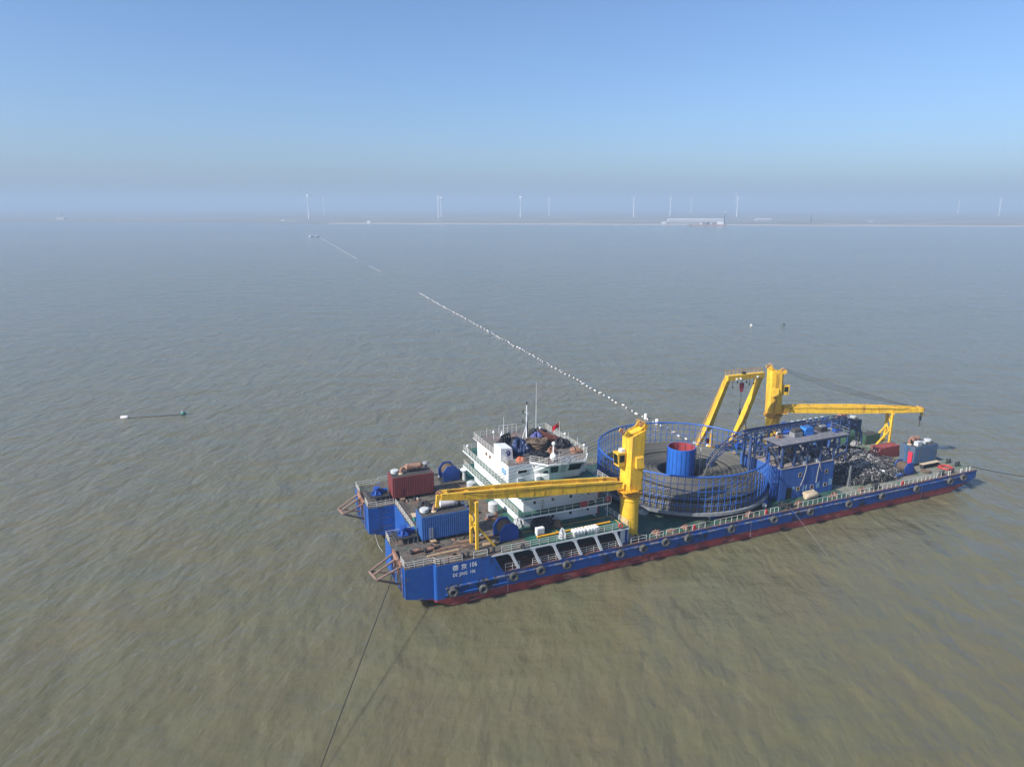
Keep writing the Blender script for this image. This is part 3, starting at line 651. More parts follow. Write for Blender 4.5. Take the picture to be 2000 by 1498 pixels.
for k in range(20): ld.beam((RF + .2, -.25, 1.8 + k * .33), (RF + .2, .25, 1.8 + k * .33), .04)
ldo = ld.build('cage_ladder', m_fence, car); ldo.rotation_euler = (0, 0, R(98))
coilm = MB(); rt = .135; zt = 7.42
nturn = 0; r = 4.65
while r < 15.9:
    zz = zt + (.24 if r > 9.6 else 0) + .10 * math.sin(r * 1.3) - (.55 * max(0, r - 15.1))
    coilm.ring((CC[0], CC[1], zz), r, rt * random.uniform(.78, .95), 150, 6, random.uniform(0, 2)); coilm.tone += [(.75 if nturn % 3 == 0 else random.uniform(0, .15))] * (150 * 6); nturn += 1; r += rt * 2.12
for l in range(8):
    zz = 5.36 + rt + l * rt * 1.95
    coilm.ring((CC[0], CC[1], zz), 15.95 - .05 * (l % 2) - (.12 * l if l > 5 else 0), rt, 150, 6, random.uniform(0, 2)); coilm.ring((CC[0], CC[1], zz), 4.6, rt, 80, 6, random.uniform(0, 2))
# the loose top turn that rises to the chute
pts = []
for i in range(40):
    t = R(-35 + i * 2.3); rr = 8.6 - i * .012; pts.append((CC[0] + rr * math.cos(t), CC[1] + rr * math.sin(t), 7.75 + .0 * i))
coilm.path(pts, rt, 6, False, 0)
coilm.tone += [random.choice((0., .1, .3))] * (len(coilm.v) - len(coilm.tone))
tag(coilm.build('power_cable', m_cable, None, True), 'thick striped grey power cable coiled inside the blue cage', 'cable')
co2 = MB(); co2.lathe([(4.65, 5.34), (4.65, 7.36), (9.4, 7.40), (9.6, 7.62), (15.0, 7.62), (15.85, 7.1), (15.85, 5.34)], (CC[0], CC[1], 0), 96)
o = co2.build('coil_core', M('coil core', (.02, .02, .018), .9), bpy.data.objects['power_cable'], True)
lead = MB().path([(61.3, 11.6, 7.75), (61.9, 11.9, 8.1), (62.7, 12.4, 8.9), (63.6, 12.8, 9.9), (64.8, 12.9, 11.2), (66.2, 12.8, 12.5), (68.0, 12.6, 13.7), (70.2, 12.45, 14.6), (72.5, 12.4, 15.1), (80, 12.4, 15.15), (90, 12.4, 15.1), (96, 12.4, 15.0), (99.6, 12.6, 14.3), (102, 12.8, 12.7), (103.3, 13.0, 10.6), (103.6, 13.0, 8.2)], rt, 8, False, 0)
tag(lead.build('rising_cable', m_cable, None, True), 'single striped cable rising from the coil along the chute', 'cable')
# drive units at the carousel edge
def drive(x, y, rz, label):
    t = thing('drive_unit', label, 'drive unit', (x, y, zb), rz)
    MB().box(-1.3, -.5, 0, 1.3, .5, .35).build('base', m_dark, t); MB().box(-1.1, -.42, .35, .5, .42, 1.05).build('gearbox', m_blue, t)
    MB().tube((.5, 0, .75), (1.6, 0, .75), .36, 14).build('motor', m_blue, t, True); MB().tube((-1.25, 0, .72), (-1.1, 0, .72), .4, 14).build('end_cover', m_grey2, t, True)
drive(57.0, 2.6, .05, 'blue carousel drive motor low against the cage, amidships'); drive(69.2, 3.2, .75, 'blue drive motor with a pale round end cover near the stair')
heap('white_sack', 'white sack lying on the green deck under the carousel edge', 'sack', (46.9, 9.6, zb), .95, .8, 1.2, m_grey2, seed=21, sharp=.2)

# ------------------------------------------------------------------ cranes
def crane(label, cx, cy, z0, zring, ztop, root, tip, r0=1.56):
    t = thing('deck_crane', label, 'crane', (cx, cy, z0))
    root = Vector(root) - Vector((cx, cy, z0)); tip = Vector(tip) - Vector((cx, cy, z0)); zr_ = zring - z0; zt_ = ztop - z0
    MB().lathe([(r0 + .25, 0), (r0 + .25, .12), (r0, .14), (r0, zr_ - 1.0), (r0 + .12, zr_ - .95), (r0 + .12, zr_ - .75), (r0, zr_ - .7), (r0, zr_ - .4), (2.05, zr_), (0, zr_)], (0, 0, 0), 36).build('pedestal', m_yellow, t, True)
    MB().lathe([(2.1, zr_ + .002), (2.12, zr_ + .55), (1.8, zr_ + .6), (1.6, zr_ + 1.0), (0, zr_ + 1.0)], (0, 0, 0), 36).build('slewing_ring', m_rustyellow, t, True)
    d = Vector((tip.x - root.x, tip.y - root.y, 0)).normalized(); a = Vector((-d.y, d.x, 0))
    def P(f, s, z): return d * f + a * s + Vector((0, 0, z))
    zc = zr_ + .9
    def oct_(fx, bx, hw, z, ch=.45, lift=0): return [P(fx, hw - ch, z), P(fx - ch, hw, z + 0), P(bx + ch, hw, z + lift), P(bx, hw - ch, z + lift), P(bx, -hw + ch, z + lift), P(bx + ch, -hw, z + lift), P(fx - ch, -hw, z), P(fx, -hw + ch, z)]
    MB().loft(oct_(1.5, -1.65, 1.5, zc), oct_(1.25, -1.95, 1.45, zt_ - .9, lift=.9)).build('column', m_yellow, t)
    # sheave heads
    hd = MB()
    for s_ in (-1, 1):
        hd.beam(P(-1.2, s_ * .95, zt_ - .3), P(-2.1, s_ * .95, zt_ + .75), .14, .9); hd.beam(P(.7, s_ * .95, zt_ - 1.0), P(1.9, s_ * .95, zt_ - .2), .14, .8)
        hd.beam(P(1.3, s_ * .95, zt_ - .85), P(-1.8, s_ * .95, zt_ + .1), .14, .35)
    hd.build('head_bracket', m_yellow, t)
    for f_, z_ in ((-1.85, zt_ + .55), (1.65, zt_ - .35)):
        for s_ in (-.5, .0, .5): MB().tube(P(f_, s_ - .08, z_), P(f_, s_ + .08, z_), .48, 18).build('sheave', m_rust, t, True)
    hr = rail([P(-1.5, -1.2, zt_ + .1), P(-1.5, 1.2, zt_ + .1)], h=1.1, rails=(1., .5), step=.9); hr.build('head_rail', m_yellow2, t)
    # cab on the boom side
    cs = MB(); zcab = zr_ + 5.2
    cs.loft([P(1.55, -.95, zcab), P(2.75, -.95, zcab), P(2.75, .65, zcab), P(1.55, .65, zcab)], [P(1.45, -.95, zcab + 2.3), P(3.0, -.95, zcab + 2.3), P(3.0, .65, zcab + 2.3), P(1.45, .65, zcab + 2.3)])
    cb = cs.build('cab', m_yellow, t)
    gl = MB()
    gl.loft([P(2.80, -.8, zcab + .35), P(2.80, .5, zcab + .35), P(2.83, .5, zcab + .35), P(2.83, -.8, zcab + .35)], [P(2.99, -.8, zcab + 2.05), P(2.99, .5, zcab + 2.05), P(3.02, .5, zcab + 2.05), P(3.02, -.8, zcab + 2.05)])
    for s_ in (-.965, .665): gl.beam(P(1.75, s_, zcab + 1.35), P(2.65, s_, zcab + 1.35), .02, 1.2)
    gl.build('cab_window', m_glass, cb)
    MB().beam(P(1.5, -.1, zcab + 2.55), P(2.2, -.1, zcab + 2.55), .9, .5).build('cab_roof_unit', m_white, cb)
    for s_ in (-1, 1): MB().loft([P(-1.2, s_ * 1.46, zr_ + 5.0), P(.2, s_ * 1.46, zr_ + 5.0), P(.2, s_ * 2.1, zr_ + 5.0), P(-1.2, s_ * 2.1, zr_ + 5.0)], [P(-1.2, s_ * 1.46, zr_ + 6.9), P(.2, s_ * 1.46, zr_ + 6.9), P(.2, s_ * 1.85, zr_ + 6.7), P(-1.2, s_ * 1.85, zr_ + 6.7)]).build('side_box', m_yellow, t)
    pl = MB().beam(P(-.2, 0, zr_ + 1.05), P(2.6, 0, zr_ + 1.05), 4.6, .1); pl.build('service_platform', m_yellow2, t)
    for s_ in (-2.25, 2.25): rail([P(-.2, s_, zr_ + 1.1), P(2.6, s_, zr_ + 1.1)], h=1., rails=(1., .5), step=.7).build('platform_rail', m_yellow2, t)
    # twin-girder boom
    dirb = (tip - root).normalized(); Lb = (tip - root).length; up = dirb.cross(a).normalized()
    if up.z < 0: up = -up
    for s_ in (-1, 1):
        secs = [(0, .95, .55, 1.0), (.06, .95, .5, 1.55), (.5, .92, .5, 1.75), (.8, .85, .45, 1.35), (1.0, .72, .4, .95)]
        for (t0, o0, w0, h0), (t1, o1, w1, h1) in zip(secs[:-1], secs[1:]):
            MB().beam(root + dirb * (Lb * t0) + a * (s_ * o0), root + dirb * (Lb * t1) + a * (s_ * o1), w0, h0, w1, h1, up=up).build('boom_girder', m_yellow, t)
    for q in (.10, .24, .40, .56, .72, .86, .97):
        MB().beam(root + dirb * (Lb * q) - a * .75, root + dirb * (Lb * q) + a * .75, .5, .7, up=up).build('boom_tie', m_yellow, t)
    MB().beam(root + dirb * (Lb * .08) - up * .55, root + dirb * (Lb * .99) - up * .35, 1.3, .08, up=up).build('boom_floor', m_rustyellow, t)
    MB().beam(tip - dirb * .2 - a * .9, tip - dirb * .2 + a * .9, .6, .9, up=up).build('boom_head', m_yellow, t)
    MB().beam(tip + dirb * .5 + up * .3 + a * .5, tip + dirb * .5 - up * 1.6 + a * .5, .35, .5).build('boom_stop', m_yellow, t)
    for s_ in (-.4, .4): MB().tube(tip + a * (s_ - .1) + up * .1, tip + a * (s_ + .1) + up * .1, .55, 16).build('tip_sheave', m_rust, t, True)
    for q in (.16, .28, .36, .46, .52, .62, .68, .78, .90):
        hq = 1.6 if q < .6 else 1.3
        for s_ in (-1, 1): MB().beam(root + dirb * (Lb * q) + a * (s_ * 1.19) - up * (hq * .42), root + dirb * (Lb * q) + a * (s_ * 1.19) + up * (hq * .42), .06, .05).build('girder_seam', m_rustyellow, t)
    MB().path([root + dirb * (Lb * k / 12) + a * (1.22 if k < 11 else .9) + up * (.55 - .2 * abs(math.sin(k * 1.9))) for k in range(13)], .045, 5).build('hose_run', m_black, t); MB().path([root + dirb * (Lb * k / 12) - a * (1.22 if k < 11 else .9) + up * (.5 - .22 * abs(math.sin(k * 1.7))) for k in range(13)], .045, 5).build('hose_run', m_black, t)
    cl = MB()
    for d_ in (-.22, .22): cl.beam(P(-.3 + d_, -1.62, zr_ + 1.2), P(-.3 + d_, -1.58, zt_ - .6), .05)
    for k in range(int((zt_ - zr_ - 2) / .4)): cl.beam(P(-.52, -1.61, zr_ + 1.4 + k * .4), P(-.08, -1.61, zr_ + 1.4 + k * .4), .04)
    cl.build('column_ladder', m_rustyellow, t)
    # hoist wires from the head to the boom tip
    for s_, sag, zz in ((-.5, .4, .3), (-.2, .7, .0), (.2, 1.0, -.3), (.5, 1.3, -.5)):
        p0 = P(1.8, s_, zt_ + zz); p1 = tip - dirb * 1.2 + a * s_ + up * .55
        MB().path([p0.lerp(p1, k / 10) - Vector((0, 0, sag * 4 * (k / 10) * (1 - k / 10))) for k in range(11)], .028, 5).build('hoist_wire', m_rope, t)
    return t, d, a
m_rustyellow = M('rusty yellow', (.55, .28, .03), .6, var=.3, dirt=[((.24, .10, .04), .55, .2, 1.3)])
crane('yellow crane rising between the white deckhouse and the cable carousel', 39.5, 3.2, zb, 11.4, 22.6, (37.3, 3.3, 13.5), (6.6, 3.9, 16.2))
sc_, sd, sa = crane('yellow crane at the far side of the stern with its boom over the sea', 97.5, 32.0, zb, 10.3, 21.4, (99.6, 31.1, 12.0), (128.4, 17.5, 12.1))
hk = thing('crane_hook', 'dark hook block hanging below the boom tip over the stern', 'hook', (128.4, 17.5, 11.4))
MB().tube((0, 0, 0), (0, 0, -1.0), .05, 6).build('hook_wire', m_rope, hk)
MB().box(-.25, -.2, -2.0, .25, .2, -1.0).build('hook_block', m_dark, hk); MB().tube((0, 0, -2.0), (0, 0, -2.7), .1, 6).build('hook_shank', m_dark, hk)
MB().path([(0, 0, -2.7), (.28, 0, -2.9), (.3, 0, -3.2), (0, 0, -3.4), (-.28, 0, -3.2)], .09, 6).build('hook_bill', m_dark, hk)
def crane_rest(label, x, y, z0, ztop, d, spread=1.25, foot=2.9):
    t = thing('boom_rest', label, 'boom rest', (x, y, z0)); d = Vector(d).normalized(); a = Vector((-d.y, d.x, 0)); H_ = ztop - z0
    for s_ in (-1, 1):
        MB().beam(a * (s_ * spread), a * (s_ * spread) + Vector((0, 0, H_)), .42, .42).build('post', m_yellow, t)
    MB().beam(-d * foot - a * spread, -a * spread * .95 + Vector((0, 0, H_ * .5)), .32).build('brace', m_yellow, t); MB().beam(-d * foot + a * spread, a * spread * .95 + Vector((0, 0, H_ * .5)), .32).build('brace', m_yellow, t)
    for z0_, z1_ in ((.30, .62), (.62, .95)):
        MB().beam(-a * spread + Vector((0, 0, H_ * z0_)), a * spread + Vector((0, 0, H_ * z1_)), .24).build('cross_brace', m_yellow, t)
        MB().beam(a * spread + Vector((0, 0, H_ * z0_)), -a * spread + Vector((0, 0, H_ * z1_)), .24).build('cross_brace', m_yellow, t)
    MB().beam(-a * (spread + .3) + Vector((0, 0, H_ - .1)), a * (spread + .3) + Vector((0, 0, H_ - .1)), .5, .4).build('saddle', m_yellow, t)
crane_rest('yellow trestle holding up the boom beside the blue bow container', 11.9, 3.9, z1, 14.7, (-1, 0, 0))
crane_rest('yellow trestle holding up the boom behind the red stern container', 122.0, 20.5, zb, 11.35, sd)

# ------------------------------------------------------------------ A-frame on the far side
af = thing('gantry_frame', 'yellow A-frame gantry leaning inboard at the far side', 'gantry', (84, 35.2, zb)); O = Vector((84, 35.2, zb))
for xf, xt in ((79.0, 80.4), (88.8, 89.6)):
    p0 = Vector((xf, 35.4, 4.5)) - O; p1 = Vector((xt, 28.5, 21.9)) - O; pk = p0.lerp(p1, .35) + Vector((0, -.5, 0))
    MB().beam(p0, pk, .7, .6, 1.2, 1.35, up=(0, 1, 0)).build('leg', m_yellow, af); MB().beam(pk, p1, 1.2, 1.35, .95, 1.0, up=(0, 1, 0)).build('leg', m_yellow, af)
    MB().box(p0.x - .8, -.6, 0, p0.x + .8, .6, .75).build('hinge_foot', m_yellow, af)
    c0 = Vector((xf + 2.2, 33.6, zb)) - O; c1 = pk + Vector((.5, -.3, -.6))
    MB().tube(c0 + Vector((0, 0, .5)), c0.lerp(c1, .68) + Vector((0, 0, .2)), .36, 14).build('ram_cylinder', m_yellow, af, True); MB().tube(c0.lerp(c1, .6), c1, .2, 10).build('ram_rod', m_grey2, af, True)
    MB().box(c0.x - .8, c0.y - .5, 0, c0.x + .8, c0.y + .5, .7).build('hinge_foot', m_yellow, af)
    lp = MB()
    for d in (-.25, .25): lp.tube(p0 + Vector((.9 if xf > 84 else -.9, d, .5)), p1 + Vector((.9 if xf > 84 else -.9, d, 0)), .035, 5)
    for k in range(26): q = (p0 + Vector((0, 0, .5))).lerp(p1, k / 25); lp.beam(q + Vector((.9 if xf > 84 else -.9, -.25, 0)), q + Vector((.9 if xf > 84 else -.9, .25, 0)), .035)
    lp.build('leg_ladder', m_yellow2, af)
q0 = Vector((79.9, 28.5, 21.7)) - O; q1 = Vector((90.1, 28.5, 21.6)) - O
MB().beam(q0, q1, 1.1, 1.1).build('cross_beam', m_yellow, af)
rail([q0 + Vector((0, .5, .55)), q1 + Vector((0, .5, .55))], step=1.2, rails=(1., .5)).build('beam_rail', m_yellow2, af)
for x, l_ in ((81.8, 1.6), (83.0, .6), (86.4, 1.4), (85.6, .8), (87.6, 1.3)):
    MB().tube((x - O.x, 28.5 - O.y, 21.1 - O.z), (x - O.x, 28.5 - O.y, 21.1 - O.z - l_), .06, 6).lathe([(.0, -.25), (.16, -.15), (.16, .1), (.0, .2)], (x - O.x, 28.5 - O.y, 21.1 - O.z - l_), 8).build('chain_hoist', m_dark, af)
for x in (82.2, 83.3, 88.0): MB().lathe([(.0, 0), (.3, .05), (.22, .35), (0, .4)], (x - O.x, 27.8 - O.y, 21.6 - O.z - .35), 12).build('flood_lamp', m_grey2, af, True)
MB().box(84.2 - O.x, 28.2 - O.y, 22.25 - O.z, 84.9 - O.x, 28.8 - O.y, 22.7 - O.z).build('winch_box', m_black, af)
bk = thing('hoist_block', 'red hoist block hanging in the yellow A-frame', 'hoist block', (84.3, 28.5, 21.1))
for s_ in (-.2, .2): MB().tube((s_, 0, 0), (s_ * .8, 0, -1.2), .035, 5).build('wire', m_rope, bk); MB().tube((s_ * .8, 0, -2.6), (s_ * .5, 0, -6.6), .03, 5).build('wire', m_rope, bk)
MB().box(-.38, -.3, -2.1, .38, .3, -.9).box(-.25, -.25, -2.9, .25, .25, -2.1).build('block_body', M('block red', (.42, .05, .07), .5), bk)
MB().lathe([(.0, -8.3), (.22, -8.0), (.25, -7.0), (.0, -6.5)], (0, 0, 0), 10).build('lower_weight', m_dark, bk, True)

# ------------------------------------------------------------------ containers and generator houses
def corr(mb, p, q, n_out, z0, z1_, pitch=.33, dep=.10):
    """corrugated sheet from p to q (plan), proud along n_out"""
    p = Vector((p[0], p[1], 0)); q = Vector((q[0], q[1], 0)); Ln = (q - p).length; d = (q - p).normalized(); o = Vector((n_out[0], n_out[1], 0)); prof = []; k = 0; n = int(Ln / pitch)
    pit = Ln / n
    for i in range(n):
        b = i * pit; prof += [(b, 0), (b + pit * .32, 0), (b + pit * .5, 1), (b + pit * .82, 1)]
    prof.append((Ln, 0)); vs = []; m = len(prof)
    for z in (z0, z1_):
        for s_, e in prof: v = p + d * s_ + o * (e * dep); vs.append((v.x, v.y, z))
    mb.add(vs, [(i, i + 1, m + i + 1, m + i) for i in range(m - 1)])
def container(name, label, x, y, z, l, w_, h_, mat, roofmat=None, legs=0., rz=0, door=None, cat='container'):
    t = thing(name, label, cat, (x, y, z), rz); roofmat = roofmat or mat; zf = legs
    fr = MB(); e = .14
    for ax in (0, l - e):
        for ay in (0, w_ - e): fr.box(ax, ay, zf, ax + e, ay + e, zf + h_)
    for zz in (zf, zf + h_ - e):
        fr.box(e, .01, zz, l - e, e, zz + e); fr.box(e, w_ - e, zz, l - e, w_ - .01, zz + e); fr.box(.01, e, zz, e, w_ - e, zz + e); fr.box(l - e, e, zz, l - .01, w_ - e, zz + e)
    fr.build('frame', mat, t)
    for y_, o_ in ((.06, -1), (w_ - .06, 1)):
        mb = MB(); corr(mb, (e, y_), (l - e, y_), (0, o_), zf + e, zf + h_ - e); mb.build('side_wall', mat, t)
    for x_, o_ in ((.06, -1), (l - .06, 1)):
        mb = MB()
        if door == o_: 
            mb.box(x_ - .03, e, zf + e, x_ + .03, w_ - e, zf + h_ - e); dd = mb.build('door', mat, t)
            rd = MB()
            for k in range(4): yy = e + (w_ - 2 * e) * (.14 + .24 * k); rd.tube((x_ + o_ * .07, yy, zf + .2), (x_ + o_ * .07, yy, zf + h_ - .2), .03, 6)
            for k in range(4):
                for zz in (.35, .65): rd.box(x_ + o_ * .09 - .02, e + (w_ - 2 * e) * (.08 + .24 * k), zf + h_ * zz, x_ + o_ * .09 + .02, e + (w_ - 2 * e) * (.19 + .24 * k), zf + h_ * zz + .16)
            rd.build('door_bar', m_grey2, dd)
        else: corr(mb, (x_, e), (x_, w_ - e), (o_, 0), zf + e, zf + h_ - e); mb.build('end_wall', mat, t)
    rf = MB(); n = int(l / .45)
    rf.box(.02, .02, zf + h_ - .05, l - .02, w_ - .02, zf + h_ - .012)
    for k in range(n): rf.box(.2 + k * (l - .4) / n, .2, zf + h_ - .013, .2 + (k + .5) * (l - .4) / n, w_ - .2, zf + h_ + .025)
    rf.build('roof', roofmat, t); MB().box(.05, .05, zf + .02, l - .05, w_ - .05, zf + .12).build('floor', m_dark, t)
    if legs:
        for k in range(5):
            for yy in (.05, w_ - .3): MB().box(.1 + k * (l - .5) / 4, yy, 0, .4 + k * (l - .5) / 4, yy + .25, zf).build('support', m_dark, t)
    return t
def vent_cap(t, x, y, z, r=.72, h_=.62):
    MB().lathe([(r * .8, 0), (r * .8, .1), (r, .12), (r, h_ - .06), (r * .93, h_), (0, h_ + .03)], (x, y, z), 28).build('vent_cap', m_grey2, t, True)
def silencer(t, x, y, z, l, mat, sgn=1):
    MB().lathe([(.1, -l / 2 - .25), (.30, -l / 2 - .2), (.32, -l / 2), (.60, -l / 2 + .2), (.62, l / 2 - .2), (.42, l / 2), (.3, l / 2 + .3), (.1, l / 2 + .32)], (x, y, z + .85), 18, (1, 0, 0)).build('silencer', mat, t, True)
    x0 = x - sgn * (l / 2 + .15)
    MB().path([(x0, y, z + .85), (x0 - sgn * .5, y - .15, z + .8), (x0 - sgn * .75, y - .4, z + .45), (x0 - sgn * .8, y - .5, z)], .29, 10).build('exhaust_elbow', m_rust, t, True)
    MB().lathe([(.5, 0), (.42, .15), (.3, .2)], (x0 - sgn * .8, y - .5, z), 14).build('exhaust_collar', m_canvas, t, True)
    for k in (-.3, .3): MB().box(x + k * l - .06, y - .5, z, x + k * l + .06, y + .5, z + .4).build('silencer_stand', m_dark, t)
def ladder(t, x, y, z0_, z1_, mat=m_grey2, nm='ladder'):
    mb = MB()
    for d in (-.24, .24): mb.beam((x + d, y, z0_), (x + d, y, z1_), .05)
    n = int((z1_ - z0_) / .3)
    for k in range(n): mb.beam((x - .24, y, z0_ + .15 + k * .3), (x + .24, y, z0_ + .15 + k * .3), .04)
    mb.build(nm, mat, t)
def tray(t, x, y, z, mat): MB().box(x, y, z, x + .9, y + .8, z + .07).box(x + .05, y + .05, 0, x + .12, y + .12, z).box(x + .78, y + .05, 0, x + .85, y + .12, z).build('step', mat, t)
c1 = container('generator_container', 'blue corrugated generator container with silver silencer at the bow', 4.8, 7.75, z1, 7.85, 3.35, 3.83, m_genblue, m_roofdark, .5, cat='generator')
vent_cap(c1, 1.0, 2.0, 4.36); silencer(c1, 4.7, 2.1, 4.36, 2.6, M('silver lagging', (.62, .60, .63), .4, .2, var=.2, scale=2)); ladder(c1, 1.45, -.08, .7, 2.5); tray(c1, 1.1, -1.0, .45, m_wood)
MB().lathe([(.22, 0), (.22, .8), (.45, .85), (.3, 1.0), (0, 1.05)], (6.9, 2.2, 4.36), 14).build('rain_cap', m_dark, c1, True)
rail([(.1, .1, 4.36), (.1, 3.2, 4.36)], h=.0001, rails=(), step=9)
c2 = container('generator_container', 'dark red corrugated generator container with rusty silencer at the bow', 4.85, 25.7, z1, 7.6, 3.5, 3.83, m_genred, m_roofdark, .5, cat='generator')
vent_cap(c2, 1.0, 2.3, 4.36); silencer(c2, 4.4, 2.2, 4.36, 3.0, m_rust); ladder(c2, 1.45, -.08, .7, 2.5, m_genred); tray(c2, 1.1, -1.0, .45, m_plank)
MB().lathe([(.25, 0), (.25, 1.0), (.7, 1.05), (.5, 1.35), (0, 1.5)], (6.9, 2.4, 4.36), 18).build('rain_cap', m_grey, c2, True)
c3 = container('generator_container', 'weathered blue generator container with two white roof caps at the stern', 113.4, 6.9, zb, 7.2, 3.4, 3.85, m_genblue2, m_roofdark, .4, cat='generator')
vent_cap(c3, 3.6, 1.0, 4.27, .68, .55); vent_cap(c3, 6.2, 1.8, 4.27, .75, .55); silencer(c3, 2.9, 2.5, 4.27, 2.3, m_rust)
MB().box(1.2, .3, 4.27, 2.5, 1.3, 5.2).build('pump_box', m_grey2, c3); ladder(c3, .0, 0, 0, .3)
lad = MB()
for k in range(10): lad.box(-.12, 1.2, .6 + k * .36, -.05, 1.75, .66 + k * .36)
lad.build('rung', m_dark, c3)
c4 = container('generator_container', 'blue generator container under the stern crane boom, far stern corner', 113.5, 26.6, zb, 7.0, 3.3, 3.85, m_genblue2, m_roofdark, .4, cat='generator')
vent_cap(c4, 3.6, .9, 4.27, .68, .55); vent_cap(c4, 5.9, 1.7, 4.27, .75, .55); silencer(c4, 2.9, 2.4, 4.27, 2.3, m_rust); MB().box(1.2, .3, 4.27, 2.5, 1.3, 5.2).build('pump_box', m_grey2, c4)
container('shipping_container', 'red shipping container half sunk in the heap of floats', 110.3, 12.7, zb, 6.06, 2.44, 2.59, m_contred, door=-1)
c5 = container('skip_container', 'small green container behind the red shipping container', 115.9, 21.2, zb, 4.6, 2.3, 2.3, m_contgreen, m_roofdark)
c6 = container('skip_container', 'small green container with a rounded lid, closest to the heap top', 111.2, 22.6, zb, 4.2, 2.2, 2.3, m_contgreen, m_contgreen)
MB().lathe([(1.05, 0), (1.05, 4.1)], (.05, 1.1, 2.15), 18, (1, 0, 0)).build('lid', m_contgreen, c6, True)

# ------------------------------------------------------------------ winches and windlasses
def winch(label, x, y, z, rz=0, s=1.):
    t = thing('mooring_winch', label, 'winch', (x, y, z), rz)
    prof = [(-1.55, 0), (1.5, 0), (1.5, 1.5), (.7, 2.75), (-.7, 2.75), (-1.55, 1.7)]
    for y0 in (-1.35, 1.2): MB().prism([(a * s, b * s) for a, b in prof], 'y', y0 * s, (y0 + .15) * s).build('side_plate', m_blue, t)
    for yy in (-1.43, 1.4):
        MB().tube((0, (yy - .04) * s, 1.45 * s), (0, (yy + .04) * s, 1.45 * s), .95 * s, 24).tube((0, (yy - .09) * s, 1.45 * s), (0, (yy + .09) * s, 1.45 * s), .2 * s, 12).build('bearing_disc', m_blue, t, True)
    MB().tube((0, -1.2 * s, 1.45 * s), (0, 1.2 * s, 1.45 * s), 1.0 * s, 24).build('rope_drum', m_ropeb, t, True)
    rg = MB()
    for k in range(14):
        yy = (-1.1 + k * .165) * s; rg.path([(1.03 * s * math.cos(2 * PI * i / 24), yy, 1.45 * s + 1.03 * s * math.sin(2 * PI * i / 24)) for i in range(24)], .08 * s, 5, True)
    rg.build('wound_rope', m_ropeb, t, True)
    MB().box(-1.9 * s, -1.6 * s, 0, 2.3 * s, 1.5 * s, .14).build('bed_plate', m_dark, t)
    MB().tube((1.9 * s, -1.0 * s, .6 * s), (1.9 * s, .3 * s, .6 * s), .42 * s, 14).tube((1.9 * s, -1.3 * s, .6 * s), (1.9 * s, -1.0 * s, .6 * s), .28 * s, 12).build('motor', m_dark, t, True)
    MB().box(1.5 * s, .4 * s, .14, 2.25 * s, 1.3 * s, 1.1 * s).build('gearbox', m_blue, t)
    return t
winch('blue mooring winch at the foot of the white deckhouse by the dark tarpaulin', 17.6, 4.7, z1, 0, 1.05)
winch('blue mooring winch standing beyond the red bow container', 17.5, 32.2, z1, 0, 1.1)
winch('blue mooring winch beside the red sheet on the stern deck', 108.2, 5.0, zb, 0, .95)
def windlass(label, x, y):
    t = thing('windlass', label, 'windlass', (x, y, z1))
    MB().box(-1.7, -1.5, 1.0, 1.9, 1.5, 1.1).build('table_top', m_dark, t)
    for a in (-1.6, -.7, .2, 1.1, 1.75):
        for b in (-1.45, 1.35): MB().box(a, b, 0, a + .1, b + .1, 1.0).build('table_leg', m_grey, t)
    MB().lathe([(.95, 1.1), (.95, 1.3), (.55, 1.35), (.5, 2.0), (.62, 2.05), (.62, 2.4), (0, 2.42)], (-.1, 0, 0), 20).build('capstan', m_blue, t, True)
    for k in range(6): a = k * PI / 3; MB().beam((-.1 + .45 * math.cos(a), .45 * math.sin(a), 1.75), (-.1 + 1.0 * math.cos(a), 1.0 * math.sin(a), 1.15), .16, .3).build('foot_rib', m_blue, t)
    MB().tube((.6, .1, 1.65), (1.7, .1, 1.65), .33, 14).build('motor', m_blue, t, True); MB().box(.3, -.3, 1.1, 1.0, .5, 1.5).build('gearbox', m_blue, t)
    MB().tube((1.7, .1, 1.65), (1.85, .1, 1.65), .36, 14).build('motor_cover', m_teal, t, True)
windlass('blue anchor windlass on a steel table in front of the blue container', 2.5, 10.0); windlass('blue anchor windlass on a steel table in front of the red container', 2.5, 27.6)

# ------------------------------------------------------------------ blue equipment house with truss and platform
eh = thing('equipment_house', 'blue steel equipment house with an open truss and platform on top', 'equipment house', (0, 0, 0))
HX0, HX1, HY0, HY1, HZ = 73.3, 86.8, 4.0, 15.0, 10.1
MB().box(HX0, HY0, zb, HX1, HY1, HZ).build('wall', m_bluel, eh)
MB().box(HX0 - .05, HY0 - .06, HZ, HX1 + .05, HY1 + .05, HZ + .08).build('roof', M('dusty roof', (.28, .24, .22), .85, var=.25, dirt=[((.10, .09, .085), .6, .2, .8)]), eh)
rb2 = MB()
for k in range(9): rb2.box(HX0 + 1.55 * k + .5, HY0 - .03, zb + .1, HX0 + 1.55 * k + .56, HY0 - .002, HZ - .1)
rb2.build('wall_rib', m_bluel, eh)
MB().box(75.0, HY0 - .05, zb, 76.4, HY0 - .004, zb + 2.3).build('doorway', m_black, eh)
for x, z in ((78.2, 8.4), (84.9, 8.1), (78.0, 5.6), (81.5, 5.45), (84.9, 5.4)): window(x, HY0, z, .72, .68, 'y', eh, m_canvas)
for x, z, w_, h_ in ((76.9, 5.95, .7, .5), (79.3, 5.5, .38, 1.3), (80.0, 5.5, .38, 1.3), (83.0, 5.6, .85, 1.2), (86.2, 5.75, .9, 1.3)):
    MB().box(x - w_ / 2, HY0 - .05, z - h_ / 2, x + w_ / 2, HY0 - .034, z + h_ / 2).build('wall_notice', m_print, eh)
PZ = 15.0
